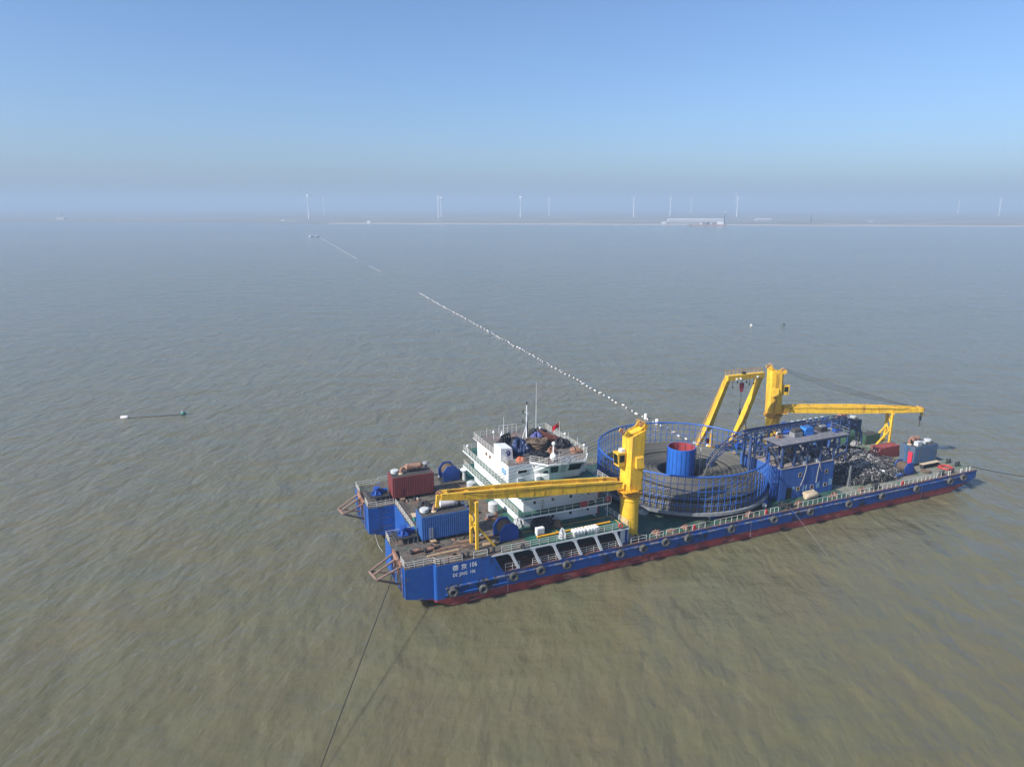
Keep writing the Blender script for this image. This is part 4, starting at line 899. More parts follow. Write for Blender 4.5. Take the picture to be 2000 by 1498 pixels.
for x in (73.6, 76.6, 79.8, 83.2, 86.6):
    for y in (4.3, 8.2, 14.6):
        MB().beam((x, y, HZ + .08), (x, y, PZ - .5), .34, .34).build('truss_column', m_truss, eh)
for y in (4.3, 8.2, 14.6):
    for a, b, fl_ in ((73.6, 76.6, 0), (76.6, 79.8, 1), (79.8, 83.2, 0), (83.2, 86.6, 1)):
        MB().beam((a, y, PZ - .6 if not fl_ else HZ + .2), (b, y, HZ + .2 if not fl_ else PZ - .6), .18).build('truss_brace', m_truss, eh)
    MB().beam((73.2, y, PZ - .35), (89.4, y, PZ - .35), .3, .5).build('truss_chord', m_truss, eh); MB().beam((73.2, y, 12.7), (86.8, y, 12.7), .18).build('truss_chord', m_truss, eh)
for x in (73.6, 79.8, 86.6):
    MB().beam((x, 4.3, HZ + .3), (x, 8.2, PZ - .6), .16).build('truss_brace', m_truss, eh); MB().beam((x, 8.2, PZ - .6), (x, 14.6, HZ + .3), .16).build('truss_brace', m_truss, eh)
MB().box(72.6, 3.8, PZ - .1, 90.0, 8.6, PZ + .02).build('platform', M('platform plate', (.17, .17, .19), .8, var=.3, dirt=[(DUST, .62, .2, .7)]), eh)
rail([(79.6, 3.9, PZ + .02), (89.9, 3.9, PZ + .02), (89.9, 8.5, PZ + .02)], step=1.5, rails=(1., .5)).build('platform_rail', m_grey, eh)
MB().beam((70.6, 7.0, PZ - 2.0), (73.4, 6.5, PZ - .3), .25).build('truss_brace', m_truss, eh)
# stair and lattice on the bow end of the house
st = MB()
for yy in (4.4, 5.4): st.beam((71.4, yy, zb), (73.2, yy, zb + 3.2), .08, .25)
for k in range(10): st.box(71.45 + k * .18, 4.45, zb + .3 + k * .31, 71.7 + k * .18, 5.35, zb + .34 + k * .31)
st.build('stair', m_blue, eh)
lt = MB()
for k in range(4): lt.beam((71.2 + k * .62, 4.2 + .0, zb + 1.0), (71.2 + k * .62, 4.2, 11.2 - k * .35), .14)
for k in range(6): lt.beam((71.1, 4.2, zb + 1.4 + k * 1.15), (73.2, 4.2, zb + 1.2 + k * 1.15), .11)
lt.build('lattice_screen', m_blue, eh)
for x in (71.6, 72.7): MB().beam((x, 10.5, zb), (x, 10.5, PZ - .2), .3).build('truss_column', m_truss, eh)
# white hoses over the wall
for i, pts in enumerate((((79.6, 4.6, HZ + .3), (79.55, 3.9, HZ - .2), (79.4, 3.88, 9.0), (79.0, 3.88, 7.5), (78.4, 3.88, 6.2)), ((82.9, 4.6, HZ + .3), (82.85, 3.9, HZ), (82.6, 3.88, 8.6), (82.4, 3.88, 7.0), (82.35, 3.88, 6.2)), ((83.1, 4.5, HZ + .35), (83.05, 3.9, HZ - .3), (83.1, 3.88, 9.0), (83.6, 3.88, 8.4)))):
    MB().path(pts, .075, 6).build('hose', m_ropeg, eh)
for x in (79.6, 82.9): MB().box(x - .5, 4.3, HZ + .08, x + .4, 5.0, HZ + .7).build('roof_unit', m_grey2, eh)
for k, (x, y, a, b, h_, m_, lb) in enumerate(((75.4, 6.6, 1.6, 1.2, 1.6, m_dark, 'dark pump cabinet inside the truss at its bow end'), (78.4, 7.2, 1.4, 1.6, 2.0, m_dark, 'tall dark switch cabinet inside the truss'), (81.4, 6.4, 1.8, 1.2, 1.2, m_white, 'white cabinet inside the truss below the blue box'), (84.8, 7.0, 2.0, 1.4, 1.8, m_dark, 'dark engine block inside the truss at its stern end'), (77.0, 11.4, 2.4, 1.6, 1.5, m_grey, 'grey winch housing behind the truss columns'), (82.6, 11.6, 2.8, 1.6, 1.9, m_dark, 'long dark engine behind the truss columns'), (85.6, 12.6, 1.2, 1.2, 1.3, m_white, 'white tank behind the truss at its stern end'))):
    t = thing('truss_machine', lb, 'machine', (x, y, HZ + .08)); MB().box(-a / 2, -b / 2, 0, a / 2, b / 2, h_ * .75).build('case', m_, t); MB().tube((-a * .4, 0, h_ * .75), (a * .4, 0, h_ * .75), h_ * .25, 12).build('motor', (m_grey, m_rust, m_dark)[k % 3], t, True); MB().tube((a * .3, b * .3, h_ * .7), (a * .3, b * .3, h_ * 1.3), .09, 8).build('pipe', m_grey2, t)
# equipment standing on the platform
t = thing('winch_box', 'grey winch on the platform beside the bright blue box', 'winch', (79.2, 7.0, PZ + .02)); MB().box(-1.0, -.7, 0, 1.0, .7, .9).build('body', m_grey, t); MB().tube((-.9, 0, 1.2), (.9, 0, 1.2), .55, 14).build('drum', m_roofdark, t, True)
t = thing('blue_tank', 'bright blue rounded box on the truss platform', 'box', (82.0, 7.2, PZ + .02)); MB().prism([(-1.1, 0), (1.0, 0), (1.1, .5), (1.0, 1.5), (-.8, 1.55), (-1.1, 1.1)], 'y', -.8, .8).build('body', M('bright blue', (.03, .19, .58), .5), t); MB().box(-.9, -.6, 1.56, .8, .6, 1.62).build('lid', m_genblue, t)
for k, (x, y, s_, lb) in enumerate(((88.6, 6.0, .9, 'small dark pump at the stern end of the truss platform'), (86.3, 7.4, 1.2, 'black valve cabinet in the middle of the truss platform'), (75.6, 7.6, .8, 'low rusty gear case at the bow end of the truss platform'))):
    t = thing('deck_machine', lb, 'machine', (x, y, PZ + .02)); MB().box(-s_ * .7, -s_ * .5, 0, s_ * .7, s_ * .5, s_ * .8).build('case', (m_blue, m_dark, m_rust)[k], t); MB().tube((-s_ * .5, 0, s_ * .8), (s_ * .5, 0, s_ * .8), s_ * .35, 12).build('motor', (m_dark, m_grey, m_dark)[k], t, True)

# ------------------------------------------------------------------ cable chute over the house
ch = thing('cable_chute', 'blue ladder-like cable chute arching over the equipment house', 'cable chute', (0, 0, 0))
path_ = [(63.6, 12.85, 9.3), (65.0, 12.9, 10.9), (66.6, 12.8, 12.2), (68.4, 12.6, 13.35), (70.4, 12.45, 14.2), (72.6, 12.4, 14.65)] + [(72.6 + k * 1.65, 12.4, 14.7) for k in range(1, 15)] + [(97.6, 12.5, 14.4), (99.6, 12.7, 13.8), (101.4, 12.8, 12.8), (102.7, 12.9, 11.5), (103.5, 13, 10), (103.8, 13, 8.2)]
for s_ in (-.65, .65):
    for up_ in (0, .85):
        MB().path([(a, b + s_, c + up_) for a, b, c in path_], .10, 4).build('chute_rail', m_truss, ch)
bars = []
for (a, b, c), (a2, b2, c2) in zip(path_[:-1], path_[1:]):
    mb = MB()
    for s_ in (-.65, .65): mb.beam((a, b + s_, c), (a, b + s_, c + .85), .10); mb.beam((a, b + s_, c), (a2, b2 + s_, c2 + .85), .06)
    mb.beam((a, b - .65, c), (a, b + .65, c), .12); mb.tube((a, b - .6, c + .28), (a, b + .6, c + .28), .11, 8); mb.build('chute_frame', m_truss, ch)
MB().beam((64.5, 12.6, 13.2), (72.6, 12.4, 14.0), .12).build('chute_stay', m_truss, ch)
for x, zt_ in ((72.4, 14.6), (75.0, 14.6)): 
    for y in (11.6, 13.2): MB().beam((x, y, zb), (x, y, zt_), .35).build('chute_leg', m_truss, ch)
MB().beam((72.4, 11.6, 12.6), (75.0, 11.6, 14.4), .22).build('chute_stay', m_truss, ch)
for x in (93.5, 98.5):
    for y in (11.5, 13.6): MB().beam((x, y, zb), (x, y, 14.5), .3).build('chute_leg', m_truss, ch)
for k in range(4): MB().beam((93.5, 11.5, 6 + 2 * k), (98.5, 11.5, 8 + 2 * k), .16).build('chute_stay', m_truss, ch)
# tensioner beyond the chute
tn = thing('cable_tensioner', 'long cable tensioner with rusty rollers and a row of blue cylinders', 'tensioner', (94.5, 18.5, zb))
MB().box(-6, -1.3, 6.0, 6, 1.3, 6.5).build('bed', m_blue, tn)
for a in (-5.4, -1.8, 1.8, 5.4):
    for b in (-1.1, 1.1): MB().beam((a, b, 0), (a, b, 6.0), .35).build('leg', m_bluel, tn)
for k in range(5):
    MB().beam((-5.4 if k % 2 else -1.8, -1.1, .3 + k * 1.1), (-1.8 if k % 2 else 1.8, -1.1, 1.5 + k * 1.1), .16).build('brace', m_blue, tn)
for k in range(6): MB().tube((-4.6 + k * 1.7, -1.1, 7.3), (-4.6 + k * 1.7, 1.1, 7.3), .62, 16).build('roller', m_rust if k % 2 else m_dark, tn, True)
for k in range(6): MB().tube((-4.6 + k * 1.7, 0, 8.0), (-4.6 + k * 1.7, 0, 9.6), .30, 12).build('ram_cylinder', m_bluel, tn, True); MB().lathe([(.38, 0), (.38, .12), (0, .14)], (-4.6 + k * 1.7, 0, 9.6), 12).build('ram_cap', m_grey2, tn, True)
MB().box(-6.2, -1.5, 6.5, -5.5, 1.5, 9.3).build('end_frame', m_blue, tn); MB().box(5.2, -1.5, 6.5, 5.9, 1.5, 9.0).build('end_frame', m_blue, tn); MB().box(6.0, -1.0, 6.5, 7.6, 1.0, 8.2).build('control_cabin', m_genblue, tn)

for k, (x, y, a, b, h_, m_, lb) in enumerate(((90.2, 16.6, 2.6, 1.8, 9.0, m_bluel, 'tall blue gear housing between truss and tensioner'), (100.9, 20.6, 2.2, 2.0, 8.6, m_genblue, 'tall blue cabin at the stern end of the tensioner'), (88.0, 20.2, 2.4, 2.4, 7.0, m_dark, 'dark sheave tower beside the cage'), (97.0, 23.0, 3.4, 2.0, 6.4, m_blue, 'broad blue power house behind the tensioner'), (104.6, 24.4, 2.6, 2.2, 4.8, m_dark, 'dark winch house near the green containers'), (91.4, 22.4, 1.6, 1.6, 8.2, m_grey, 'slim grey mast housing behind the tensioner'))):
    t = thing('machinery_house', lb, 'machinery', (x, y, zb)); MB().box(-a / 2, -b / 2, 0, a / 2, b / 2, h_ * .8).build('casing', m_, t); MB().box(-a / 2 - .12, -b / 2 - .12, h_ * .8, a / 2 + .12, b / 2 + .12, h_ * .8 + .12).build('top_plate', m_grey, t)
    rail([(-a / 2, -b / 2, h_ * .8 + .12), (a / 2, -b / 2, h_ * .8 + .12), (a / 2, b / 2, h_ * .8 + .12)], step=.9, rails=(1., .5)).build('top_rail', m_grey2, t); MB().tube((0, -.3, h_ * .8 + .12), (0, -.3, h_), .35, 12).build('vent', m_dark, t, True)
    for j in range(3): MB().box(-a * .35, -b / 2 - .05, h_ * (.12 + .2 * j), a * .35, -b / 2 - .003, h_ * (.24 + .2 * j)).build('louvre', m_dark, t)
# far-side equipment round the gantry and the stern crane foot
sh = thing('white_sheave', 'round white sheave guard at the foot of the stern crane', 'sheave', (98.6, 30.0, zb))
MB().tube((0, -.25, 1.9), (0, .25, 1.9), 1.55, 30).build('disc', m_white, sh, True); MB().box(-.9, -.5, 0, .9, .5, .6).build('stand', m_white, sh)
for k in range(5): a = R(200 + k * 35); MB().tube((math.cos(a) * .95, -.28, 1.9 + math.sin(a) * .95), (math.cos(a) * .95, -.252, 1.9 + math.sin(a) * .95), .25, 10).build('lightening_hole', m_dark, sh, True)
heap('black_tarpaulin', 'wide black tarpaulin mound behind the chute at the far side', 'tarpaulin', (103.5, 30.5, zb), 4.2, 2.4, 2.5, m_tarpd, seed=31)
for k, (x, y, z, m_, lb) in enumerate(((107.2, 31.0, 2.6, m_white, 'white davit post beside the black tarpaulin mound'), (109.2, 31.3, 2.9, m_white, 'white davit post with a curved head nearest the red float'))):
    t = thing('davit', lb, 'davit', (x, y, zb)); MB().tube((0, 0, 0), (0, 0, z), .16, 10).build('post', m_, t, True); MB().path([(0, 0, z), (.2, 0, z + .6), (.7, 0, z + .75), (1.0, 0, z + .4)], .15, 8).build('arm', m_, t, True)
tag(MB().ball((0, 0, .85), .85, 14).build('red_float', m_red, None, True), 'round red float beside the white davits', 'float').location = (106.9, 28.6, zb)
t = thing('rescue_boat', 'small orange and white rescue boat by the far stern davits', 'boat', (109.5, 29.6, zb), .1)
MB().loft([(-2.4, -.5, .3), (2.0, -.5, .3), (2.9, 0, .5), (2.0, .5, .3), (-2.4, .5, .3)], [(-2.5, -1.0, 1.4), (2.2, -1.0, 1.4), (3.4, 0, 1.7), (2.2, 1.0, 1.4), (-2.5, 1.0, 1.4)]).build('boat_hull', m_orange, t); MB().box(-1.4, -.7, 1.4, .8, .7, 2.3).build('canopy', m_white, t); MB().box(-2.2, -.6, 0, -1.8, .6, .35).box(1.4, -.6, 0, 1.8, .6, .35).build('cradle', m_grey, t)
t = thing('red_buoy', 'dark red oval buoy with white base between the gantry legs', 'buoy', (81.0, 34.6, zb)); MB().ball((0, 0, 1.75), .55, 12, 1.3).build('float', M('oxide red', (.20, .03, .045), .6), t, True); MB().lathe([(.5, 0), (.4, .9), (.2, 1.15)], (0, 0, 0), 12).build('base', m_white, t, True)
# clutter boxes along the far side
cl_ = [(77.4, 33.4, 1.2, .9, .8, m_grey2, 'pale grey locker at the far rail beside the gantry foot'), (84.0, 31.6, 2.2, 1.2, 1.1, m_rust, 'rusty steel box inboard of the gantry'), (87.0, 31.0, 1.6, 1.0, 1.4, m_blue, 'dark blue pump set inboard of the gantry'), (91.8, 30.4, 2.4, 1.4, 1.6, m_grey, 'grey control cabinet between gantry and stern crane'), (81.5, 27.2, 2.6, 1.4, 1.0, m_wood, 'timber crate behind the cable carousel'), (85.8, 26.0, 1.8, 1.5, 1.5, m_white, 'white cabinet behind the cable carousel'), (89.0, 24.2, 3.0, 1.6, 1.0, m_blue, 'low blue skid behind the truss'), (80.0, 22.0, 2.4, 1.6, .8, m_blue, 'low blue tray close to the cage'), (92.5, 25.6, 1.2, 1.2, 1.8, m_red, 'red cabinet by the tensioner legs')]
for x, y, a, b, h_, m_, lb in cl_:
    t = thing('deck_box', lb, 'deck box', (x, y, zb), random.uniform(-.15, .15)); MB().box(-a / 2, -b / 2, .1, a / 2, b / 2, h_).build('body', m_, t); MB().box(-a / 2 - .05, -b / 2 - .05, h_, a / 2 + .05, b / 2 + .05, h_ + .07).build('lid', m_, t); MB().box(-a / 2 + .1, -b / 2 + .1, 0, a / 2 - .1, b / 2 - .1, .1).build('skid', m_dark, t)

# ------------------------------------------------------------------ heap of old float bags
def inheap(x, y):
    u = (x - 100.5) / 12.5; v = (y - 13.0) / 10.0; e = abs(u) ** 2.6 + abs(v) ** 2.6
    if e >= 1: return 0
    return (3.3 - 1.5 * max(0, min(1, (x - 101) / 8))) * (1 - e) ** .45 * (.72 + .28 * math.sin(x * .55 + 1) * math.cos(y * .5)) 
hb = MB(); nx_, ny_ = 50, 44; vs = []; 
for i in range(nx_ + 1):
    for j in range(ny_ + 1): x = 88 + 25 * i / nx_; y = 3 + 20 * j / ny_; vs.append((x, y, zb + .02 + max(0, inheap(x, y) - .25)))
hb.add(vs, [(i * (ny_ + 1) + j, (i + 1) * (ny_ + 1) + j, (i + 1) * (ny_ + 1) + j + 1, i * (ny_ + 1) + j + 1) for i in range(nx_) for j in range(ny_) if inheap(88 + 25 * (i + .5) / nx_, 3 + 20 * (j + .5) / ny_) > .05])
hb.arc = [.2] * len(hb.v)
rnd = random.Random(5)
n_ = 0
while n_ < 5200:
    x = rnd.uniform(88, 113); y = rnd.uniform(3, 23); hh = inheap(x, y)
    if hh < .12 or (x < 91 and y > 4 and rnd.random() < .2): continue
    n_ += 1
    c = Vector((x, y, zb + hh - .1 + rnd.uniform(-.12, .22))); rr = rnd.uniform(.2, .48); th = rnd.uniform(.06, .14); a0 = rnd.uniform(0, 6.3); span = rnd.uniform(1.8, 5.2)
    m3 = Matrix.Rotation(rnd.uniform(0, 6.3), 3, 'Z') @ Matrix.Rotation(rnd.uniform(-1.2, 1.2), 3, 'X')
    shade = rnd.random(); shade = shade if hh > 1.5 else .6 * shade  # random tones, with low pieces darkened for the shade on the heap's flanks
    nb = len(hb.v); hb.path([c + m3 @ Vector((rr * math.cos(a0 + span * k / 6), rr * math.sin(a0 + span * k / 6), .1 * math.sin(k))) for k in range(7)], th, 5)
    hb.arc += [min(1, max(0, shade + .25 * math.sin(q * 1.7))) for q in range(len(hb.v) - nb)]
o = hb.build('float_heap', m_heap, None, True); tag(o, 'great heap of old black and grey float bags and tyres on the stern deck', 'heap', kind='stuff')
heap('pale_bundle', 'pale cloth bundle lying high on the heap of floats', 'bundle', (108.0, 17.5, zb + 2.3), 1.3, .9, .8, m_ropeg, seed=41)
t = thing('lattice_post', 'thin grey lattice post standing in the dark heap edge', 'post', (91.2, 4.0, zb))
for a, b in ((0, 0), (.5, 0), (.25, .4)): MB().beam((a, b, 0), (.25 + (a - .25) * .4 + .6, b + .5, 4.2), .1).build('pole', m_grey, t)
for k in range(8): MB().beam((.05 + k * .08, .1 + k * .06, .4 + k * .48), (.5 + k * .06, .1 + k * .06, .6 + k * .48), .08).build('rung', m_grey, t)

# ------------------------------------------------------------------ smaller deck gear
def one(name, mb, mat, label, cat, loc=(0, 0, 0), rz=0, smooth=False, group=None):
    o = mb.build(name, mat, None, smooth); o.location = loc; o.rotation_euler = (0, 0, rz); return tag(o, label, cat, group)
for k in range(8):
    x = 27.7 + k * .54 + (.25 if k > 3 else 0)
    t = thing('life_raft', 'white life raft canister lying in its cradle at the side rail', 'life raft', (x, .75, z1), 0, 'life raft canisters at the side rail')
    MB().lathe([(.0, -.62), (.3, -.58), (.38, -.45), (.38, .45), (.3, .58), (0, .62)], (0, 0, .75), 14, (0, 1, 0)).build('canister', m_white, t, True); MB().box(-.2, -.4, 0, .2, .4, .4).build('cradle', m_rail, t); MB().lathe([(.395, -.05), (.395, .05)], (0, 0, .75), 14, (0, 1, 0)).build('band', m_rust, t, True)
one('yellow_pipe', MB().tube((0, 0, .22), (13.4, .25, .22), .17, 10).tube((-.01, 0, .22), (.06, 0, .22), .2, 10).tube((13.35, .25, .22), (13.41, .25, .22), .2, 10), m_yellow2, 'long yellow pipe lying along the green side deck', 'pipe', (22.0, 2.4, z1))
t = thing('white_locker', 'white open-framed locker box on the green side deck', 'locker', (22.2, 2.9, z1)); MB().box(0, 0, .3, 1.3, .8, 1.3).build('body', m_white, t); MB().box(.1, -.03, .45, 1.2, -.002, 1.15).build('panel', m_grey2, t); MB().box(.05, .05, 0, .15, .75, .3).build('foot', m_white, t); MB().box(1.15, .05, 0, 1.25, .75, .3).build('foot', m_white, t)
heap('dark_tarpaulin', 'dark tarpaulin-covered stack against the lower wall of the deckhouse', 'tarpaulin', (24.3, 5.5, z1), 1.9, 1.2, 1.8, m_tarpd, seed=51, sharp=.25)
heap('grey_tarpaulin', 'low brown tarpaulin beside the dark covered stack', 'tarpaulin', (27.0, 5.4, z1), 1.0, .9, .8, m_plank, seed=52, sharp=.25)
heap('net_bag', 'pale grey net bag tied at the rail beside the locker', 'net bag', (25.6, .9, z1), .5, .6, 1.3, m_grey2, seed=53, sharp=.5)
heap('white_bundle', 'white bundle against the bow wall of the deckhouse', 'bundle', (20.9, 7.6, z1), .55, .7, 1.2, m_grey2, seed=54)
# planks and pipes on the dirty foredeck
for k, (x, y, l_, w_, a, m_, lb) in enumerate(((5.6, 4.4, 5.5, .55, .02, m_plank, 'long rusty plank lying across the foredeck, nearest the windlass'), (9.2, 5.4, 4.6, .7, .03, m_plank, 'broad rusty board lying beside the yellow trestle'), (9.9, 3.9, 3.2, .6, -.02, m_plank, 'rusty board under the yellow trestle'), (4.2, 3.1, 5.2, .4, .05, m_wood, 'weathered timber along the bow edge'), (12.6, 5.3, 3.4, .9, .0, m_plank, 'wide rusty plate in front of the bow winch'), (13.2, 3.2, 2.6, .7, .0, m_wood, 'short timber board by the trestle brace'))):
    t = thing('deck_plank', lb, 'plank', (x, y, z1), a)
    for j in range(3): MB().box(0, j * w_ / 3, .0, l_ - .2 * (j == 1), (j + .94) * w_ / 3, .16 + .02 * j).build('board', m_, t)
for k, (x, y) in enumerate(((4.3, 4.9), (2.2, 5.2))):
    t = thing('pipe_spool', ('rusty flanged pipe spool by the anchor rack of the near pontoon', 'rusty flanged spool in the bow corner by the rail')[k], 'spool', (x, y, z1), .1); MB().tube((0, 0, .35), (1.4, 0, .35), .28, 12).build('barrel', m_rust, t, True); MB().tube((1.4, 0, .42), (1.5, 0, .42), .42, 14).build('flange', m_dark, t, True); MB().tube((-.1, 0, .42), (0, 0, .42), .42, 14).build('flange', m_dark, t, True)
coil('deck_rope', 'dark rope coil on the foredeck at the rail gap', (8.2, 1.7, z1), .9, 3, .09, m_ropeb, 2); coil('deck_rope', 'grey rope coil in front of the blue container', (6.0, 5.9, z1), .7, 3, .08, m_ropeb, 2)
for x, y, lb in ((19.2, 14.0, 'grey drum before the deckhouse, nearer to the blue bow winch'), (19.1, 24.3, 'grey drum before the deckhouse, nearer to the red container')):
    t = thing('water_tank', lb, 'tank', (x, y, z1)); MB().lathe([(.85, .5), (.85, 1.9), (.7, 2.0), (0, 2.05)], (0, 0, 0), 20).build('tank', m_grey2, t, True); MB().box(-.6, -.6, 0, .6, .6, .5).build('stand', m_dark, t)
t = thing('mushroom_vent', 'white conical vent standing beside the far bow winch', 'vent', (20.0, 30.6, z1)); MB().lathe([(.4, 0), (.28, 1.6), (.25, 2.0)], (0, 0, 0), 14).build('trunk', m_grey2, t, True); MB().lathe([(.75, 2.0), (.7, 2.15), (.3, 2.4), (0, 2.45)], (0, 0, 0), 16).build('cap', m_white, t, True)
t = thing('work_table', 'plywood-topped teal work table near the notch rail', 'table', (6.4, 16.4, z1)); MB().box(-.8, -.8, 1.0, .9, .8, 1.08).build('table_top', m_canvas, t); MB().box(-.5, -.5, 0, .5, .5, 1.0).build('cabinet', m_teal, t)
t = thing('blue_drum', 'small bright blue drum beside the white deckhouse corner', 'drum', (19.5, 8.6, z1)); MB().lathe([(.4, 0), (.4, 1.1), (.36, 1.15), (0, 1.16)], (0, 0, 0), 14).build('barrel', M('drum plastic blue', (.03, .22, .50), .5), t, True); MB().tube((.1, .1, 1.16), (.1, .1, 1.22), .06, 8).build('cap', m_white, t)
t = thing('pump_set', 'grey and rusty pump set on the foredeck before the deckhouse', 'pump', (18.0, 12.0, z1)); MB().box(-.9, -.6, 0, .9, .6, .3).build('skid', m_rust, t); MB().tube((-.7, 0, .7), (.6, 0, .7), .36, 12).build('motor', m_grey, t, True); MB().ball((.8, 0, .7), .4).build('volute', m_rust, t, True)
heap('dark_crates', 'dark oily machinery pile between the two bow containers', 'machinery', (9.2, 21.0, z1), 1.3, 1.6, .9, m_dark, seed=61); heap('black_sheet', 'black sheet heap beside the red bow container', 'sheet', (13.7, 24.7, z1), 1.0, 1.6, 1.1, m_tarpd, seed=62)
for k, (x, y) in enumerate(((15.8, 18.5), (14.4, 16.0), (16.6, 15.2), (12.8, 14.6), (11.0, 18.4))):
    o = one('old_tyre', tyre_mesh(.55, .18, 16, 7), m_tyre, 'old black tyre lying on the dirty foredeck', 'tyre', (x, y, z1 + .2), 0, True, 'tyres lying on the foredeck'); o.rotation_euler = (PI / 2, 0, random.random())
o = one('old_tyre', tyre_mesh(.45, .15, 16, 7), m_tyre, 'small black tyre hanging on the rail above the gallery', 'tyre', (18.3, .0, D2 + .55), 0, True)
rq = random.Random(12)
for k in range(16):
    x, y = rq.uniform(2, 16), rq.choice((rq.uniform(1.8, 6.5), rq.uniform(13.5, 24), rq.uniform(30, 34.5)))
    if x < 5 and 11.5 < y < 25: x += 5
    pts = []; a = rq.uniform(-.5, .5)
    for i in range(12): pts.append((x, y, z1 + .06)); x += .42 * math.cos(a); y += .42 * math.sin(a); a += rq.uniform(-.6, .6)
    tag(MB().path(pts, rq.uniform(.045, .09), 5).build('loose_cable', rq.choice((m_black, m_dark, m_ropeb))), 'dark loose cable snaking over the dirty foredeck', 'cable', 'loose cables on the foredeck')
for k in range(14):
    x, y = rq.uniform(5.5, 18), rq.choice((rq.uniform(6.3, 7.2), rq.uniform(12, 24), rq.uniform(24.2, 25.3), rq.uniform(30, 34)))
    t = thing('oily_part', 'small dark oily machine part lying on the dirty foredeck', 'machine part', (x, y, z1), rq.uniform(0, 3), 'machine parts on the foredeck'); a = rq.uniform(.15, .4)
    MB().box(-a, -a * .7, 0, a, a * .7, a * .8).build('block', rq.choice((m_dark, m_rust, m_grey)), t); MB().tube((-a * .6, 0, a * .8), (a * .6, 0, a * .95), a * .4, 8).build('shaft', rq.choice((m_dark, m_grey2)), t)
# stern deck gear
t = thing('plank_bench', 'long plywood bench in front of the stern generator container', 'bench', (113.7, 5.2, zb), .0)
MB().box(0, -.5, 1.0, 5.3, .5, 1.08).build('bench_top', m_canvas, t)
for k in range(6): MB().box(.2 + k * .95, -.4, 0, .3 + k * .95, .4, 1.0).build('bench_leg', m_dark, t)
one('red_sheet', MB().prism([(0, 0), (.9, 0), (.95, .1), (.95, 2.7), (.9, 2.8), (.0, 2.75), (.02, 1.4)], 'x', -.05, .05), m_pink, 'bright red sheet hung on the end of the stern generator container', 'sheet', (113.2, 7.15, zb + .35), 0)
coil('red_hose', 'red hose coiled flat on the stern deck', (118.9, 3.3, zb), 1.5, 5, .08, M('hose red', (.42, .06, .05), .6), 2, 'hose'); coil('stern_rope', 'brown rope coil on the stern deck before the bench', (113.0, 3.5, zb), .9, 4, .09, m_ropeb, 2)
t = thing('timber_logs', 'two pale squared timbers on the green stern deck', 'timbers', (98.8, 3.4, zb), R(55))
for k in range(2): MB().box(0, k * .5, 0, 2.6, k * .5 + .45, .45).build('log', m_canvas, t)
t = thing('canvas_roll', 'thick tan canvas roll lying before the blue equipment house', 'canvas roll', (80.0, 2.6, zb)); MB().lathe([(.0, -1.5), (.5, -1.5), (.62, -1.3), (.58, 0), (.62, 1.3), (.5, 1.5), (0, 1.5)], (0, 0, .6), 14, (1, .03, 0)).lathe([(.0, -1.3), (.4, -1.3), (.42, 1.2), (0, 1.2)], (0, .55, 1.0), 12, (1, .05, 0)).build('roll', m_canvas, t, True); MB().box(-1.2, -.3, 0, -1.0, .4, .08).box(1.0, -.3, 0, 1.2, .4, .08).build('bearer', m_wood, t)
t = thing('white_vent', 'white rounded vent post in front of the heap of floats', 'vent', (101.6, 4.6, zb)); MB().tube((0, 0, 0), (0, 0, .9), .14, 8).build('pipe', m_rail, t); MB().lathe([(.28, .8), (.36, .9), (.36, 1.6), (.25, 1.75), (0, 1.8)], (0, 0, 0), 14).build('head', m_white, t, True)
t = thing('blue_power_pack', 'low blue power pack beside the stern mooring winch', 'power pack', (105.0, 4.0, zb), .1); MB().box(-1.3, -.7, 0, 1.0, .7, .75).build('tank', m_blue, t)
for k in range(6): MB().box(-1.2 + k * .35, -.72, .77, -1.0 + k * .35, .5, .83).build('cooling_fin', m_genblue, t)
for k, (x, y, m_, lb) in enumerate(((38.6, 1.5, m_grey, 'grey coil of wire beside the crane pedestal foot'), (47.0, 1.4, m_rust, 'rusty shackle box at the rail abreast of the sack'), (44.2, 1.6, m_rust, 'rusty rope heap at the rail near the crane'), (54.3, 1.5, m_dark, 'dark oily heap in the rail gap by the drive motor'), (72.4, 2.2, m_dark, 'black wire heap beside the mooring fairlead'), (75.6, 1.3, m_rust, 'rusty rope heap before the blue house door'), (92.0, 1.5, m_rust, 'rusty chain heap at the rail beside the dark heap'), (96.0, 1.4, m_dark, 'dark chain heap at the rail beside the timbers'), (84.8, 1.6, m_rust, 'rusty scrap heap at the rail past the canvas roll'), (50.0, 1.4, m_rust, 'rusty chain heap at the rail under the carousel'), (63.6, 1.2, m_rust, 'rusty chain heap between the two drive motors'))):
    heap('gear_heap', lb, 'gear heap', (x, y, zb), random.uniform(.5, 1.1), random.uniform(.35, .6), random.uniform(.4, .8), m_, 16, 70 + k, .6)
for x, lb in ((51.2, 'red fire box hung on the side rail under the carousel'), (102.3, 'red fire box hung on the side rail at the stern'), (67.2, 'red fire box on the rail beside the pale end cover')): one('fire_box', MB().prism([(-.2, 0), (.2, 0), (.22, .6), (.15, .78), (-.15, .78), (-.22, .6)], 'y', -.1, .1), m_red, lb, 'fire box', (x, .5, zb))

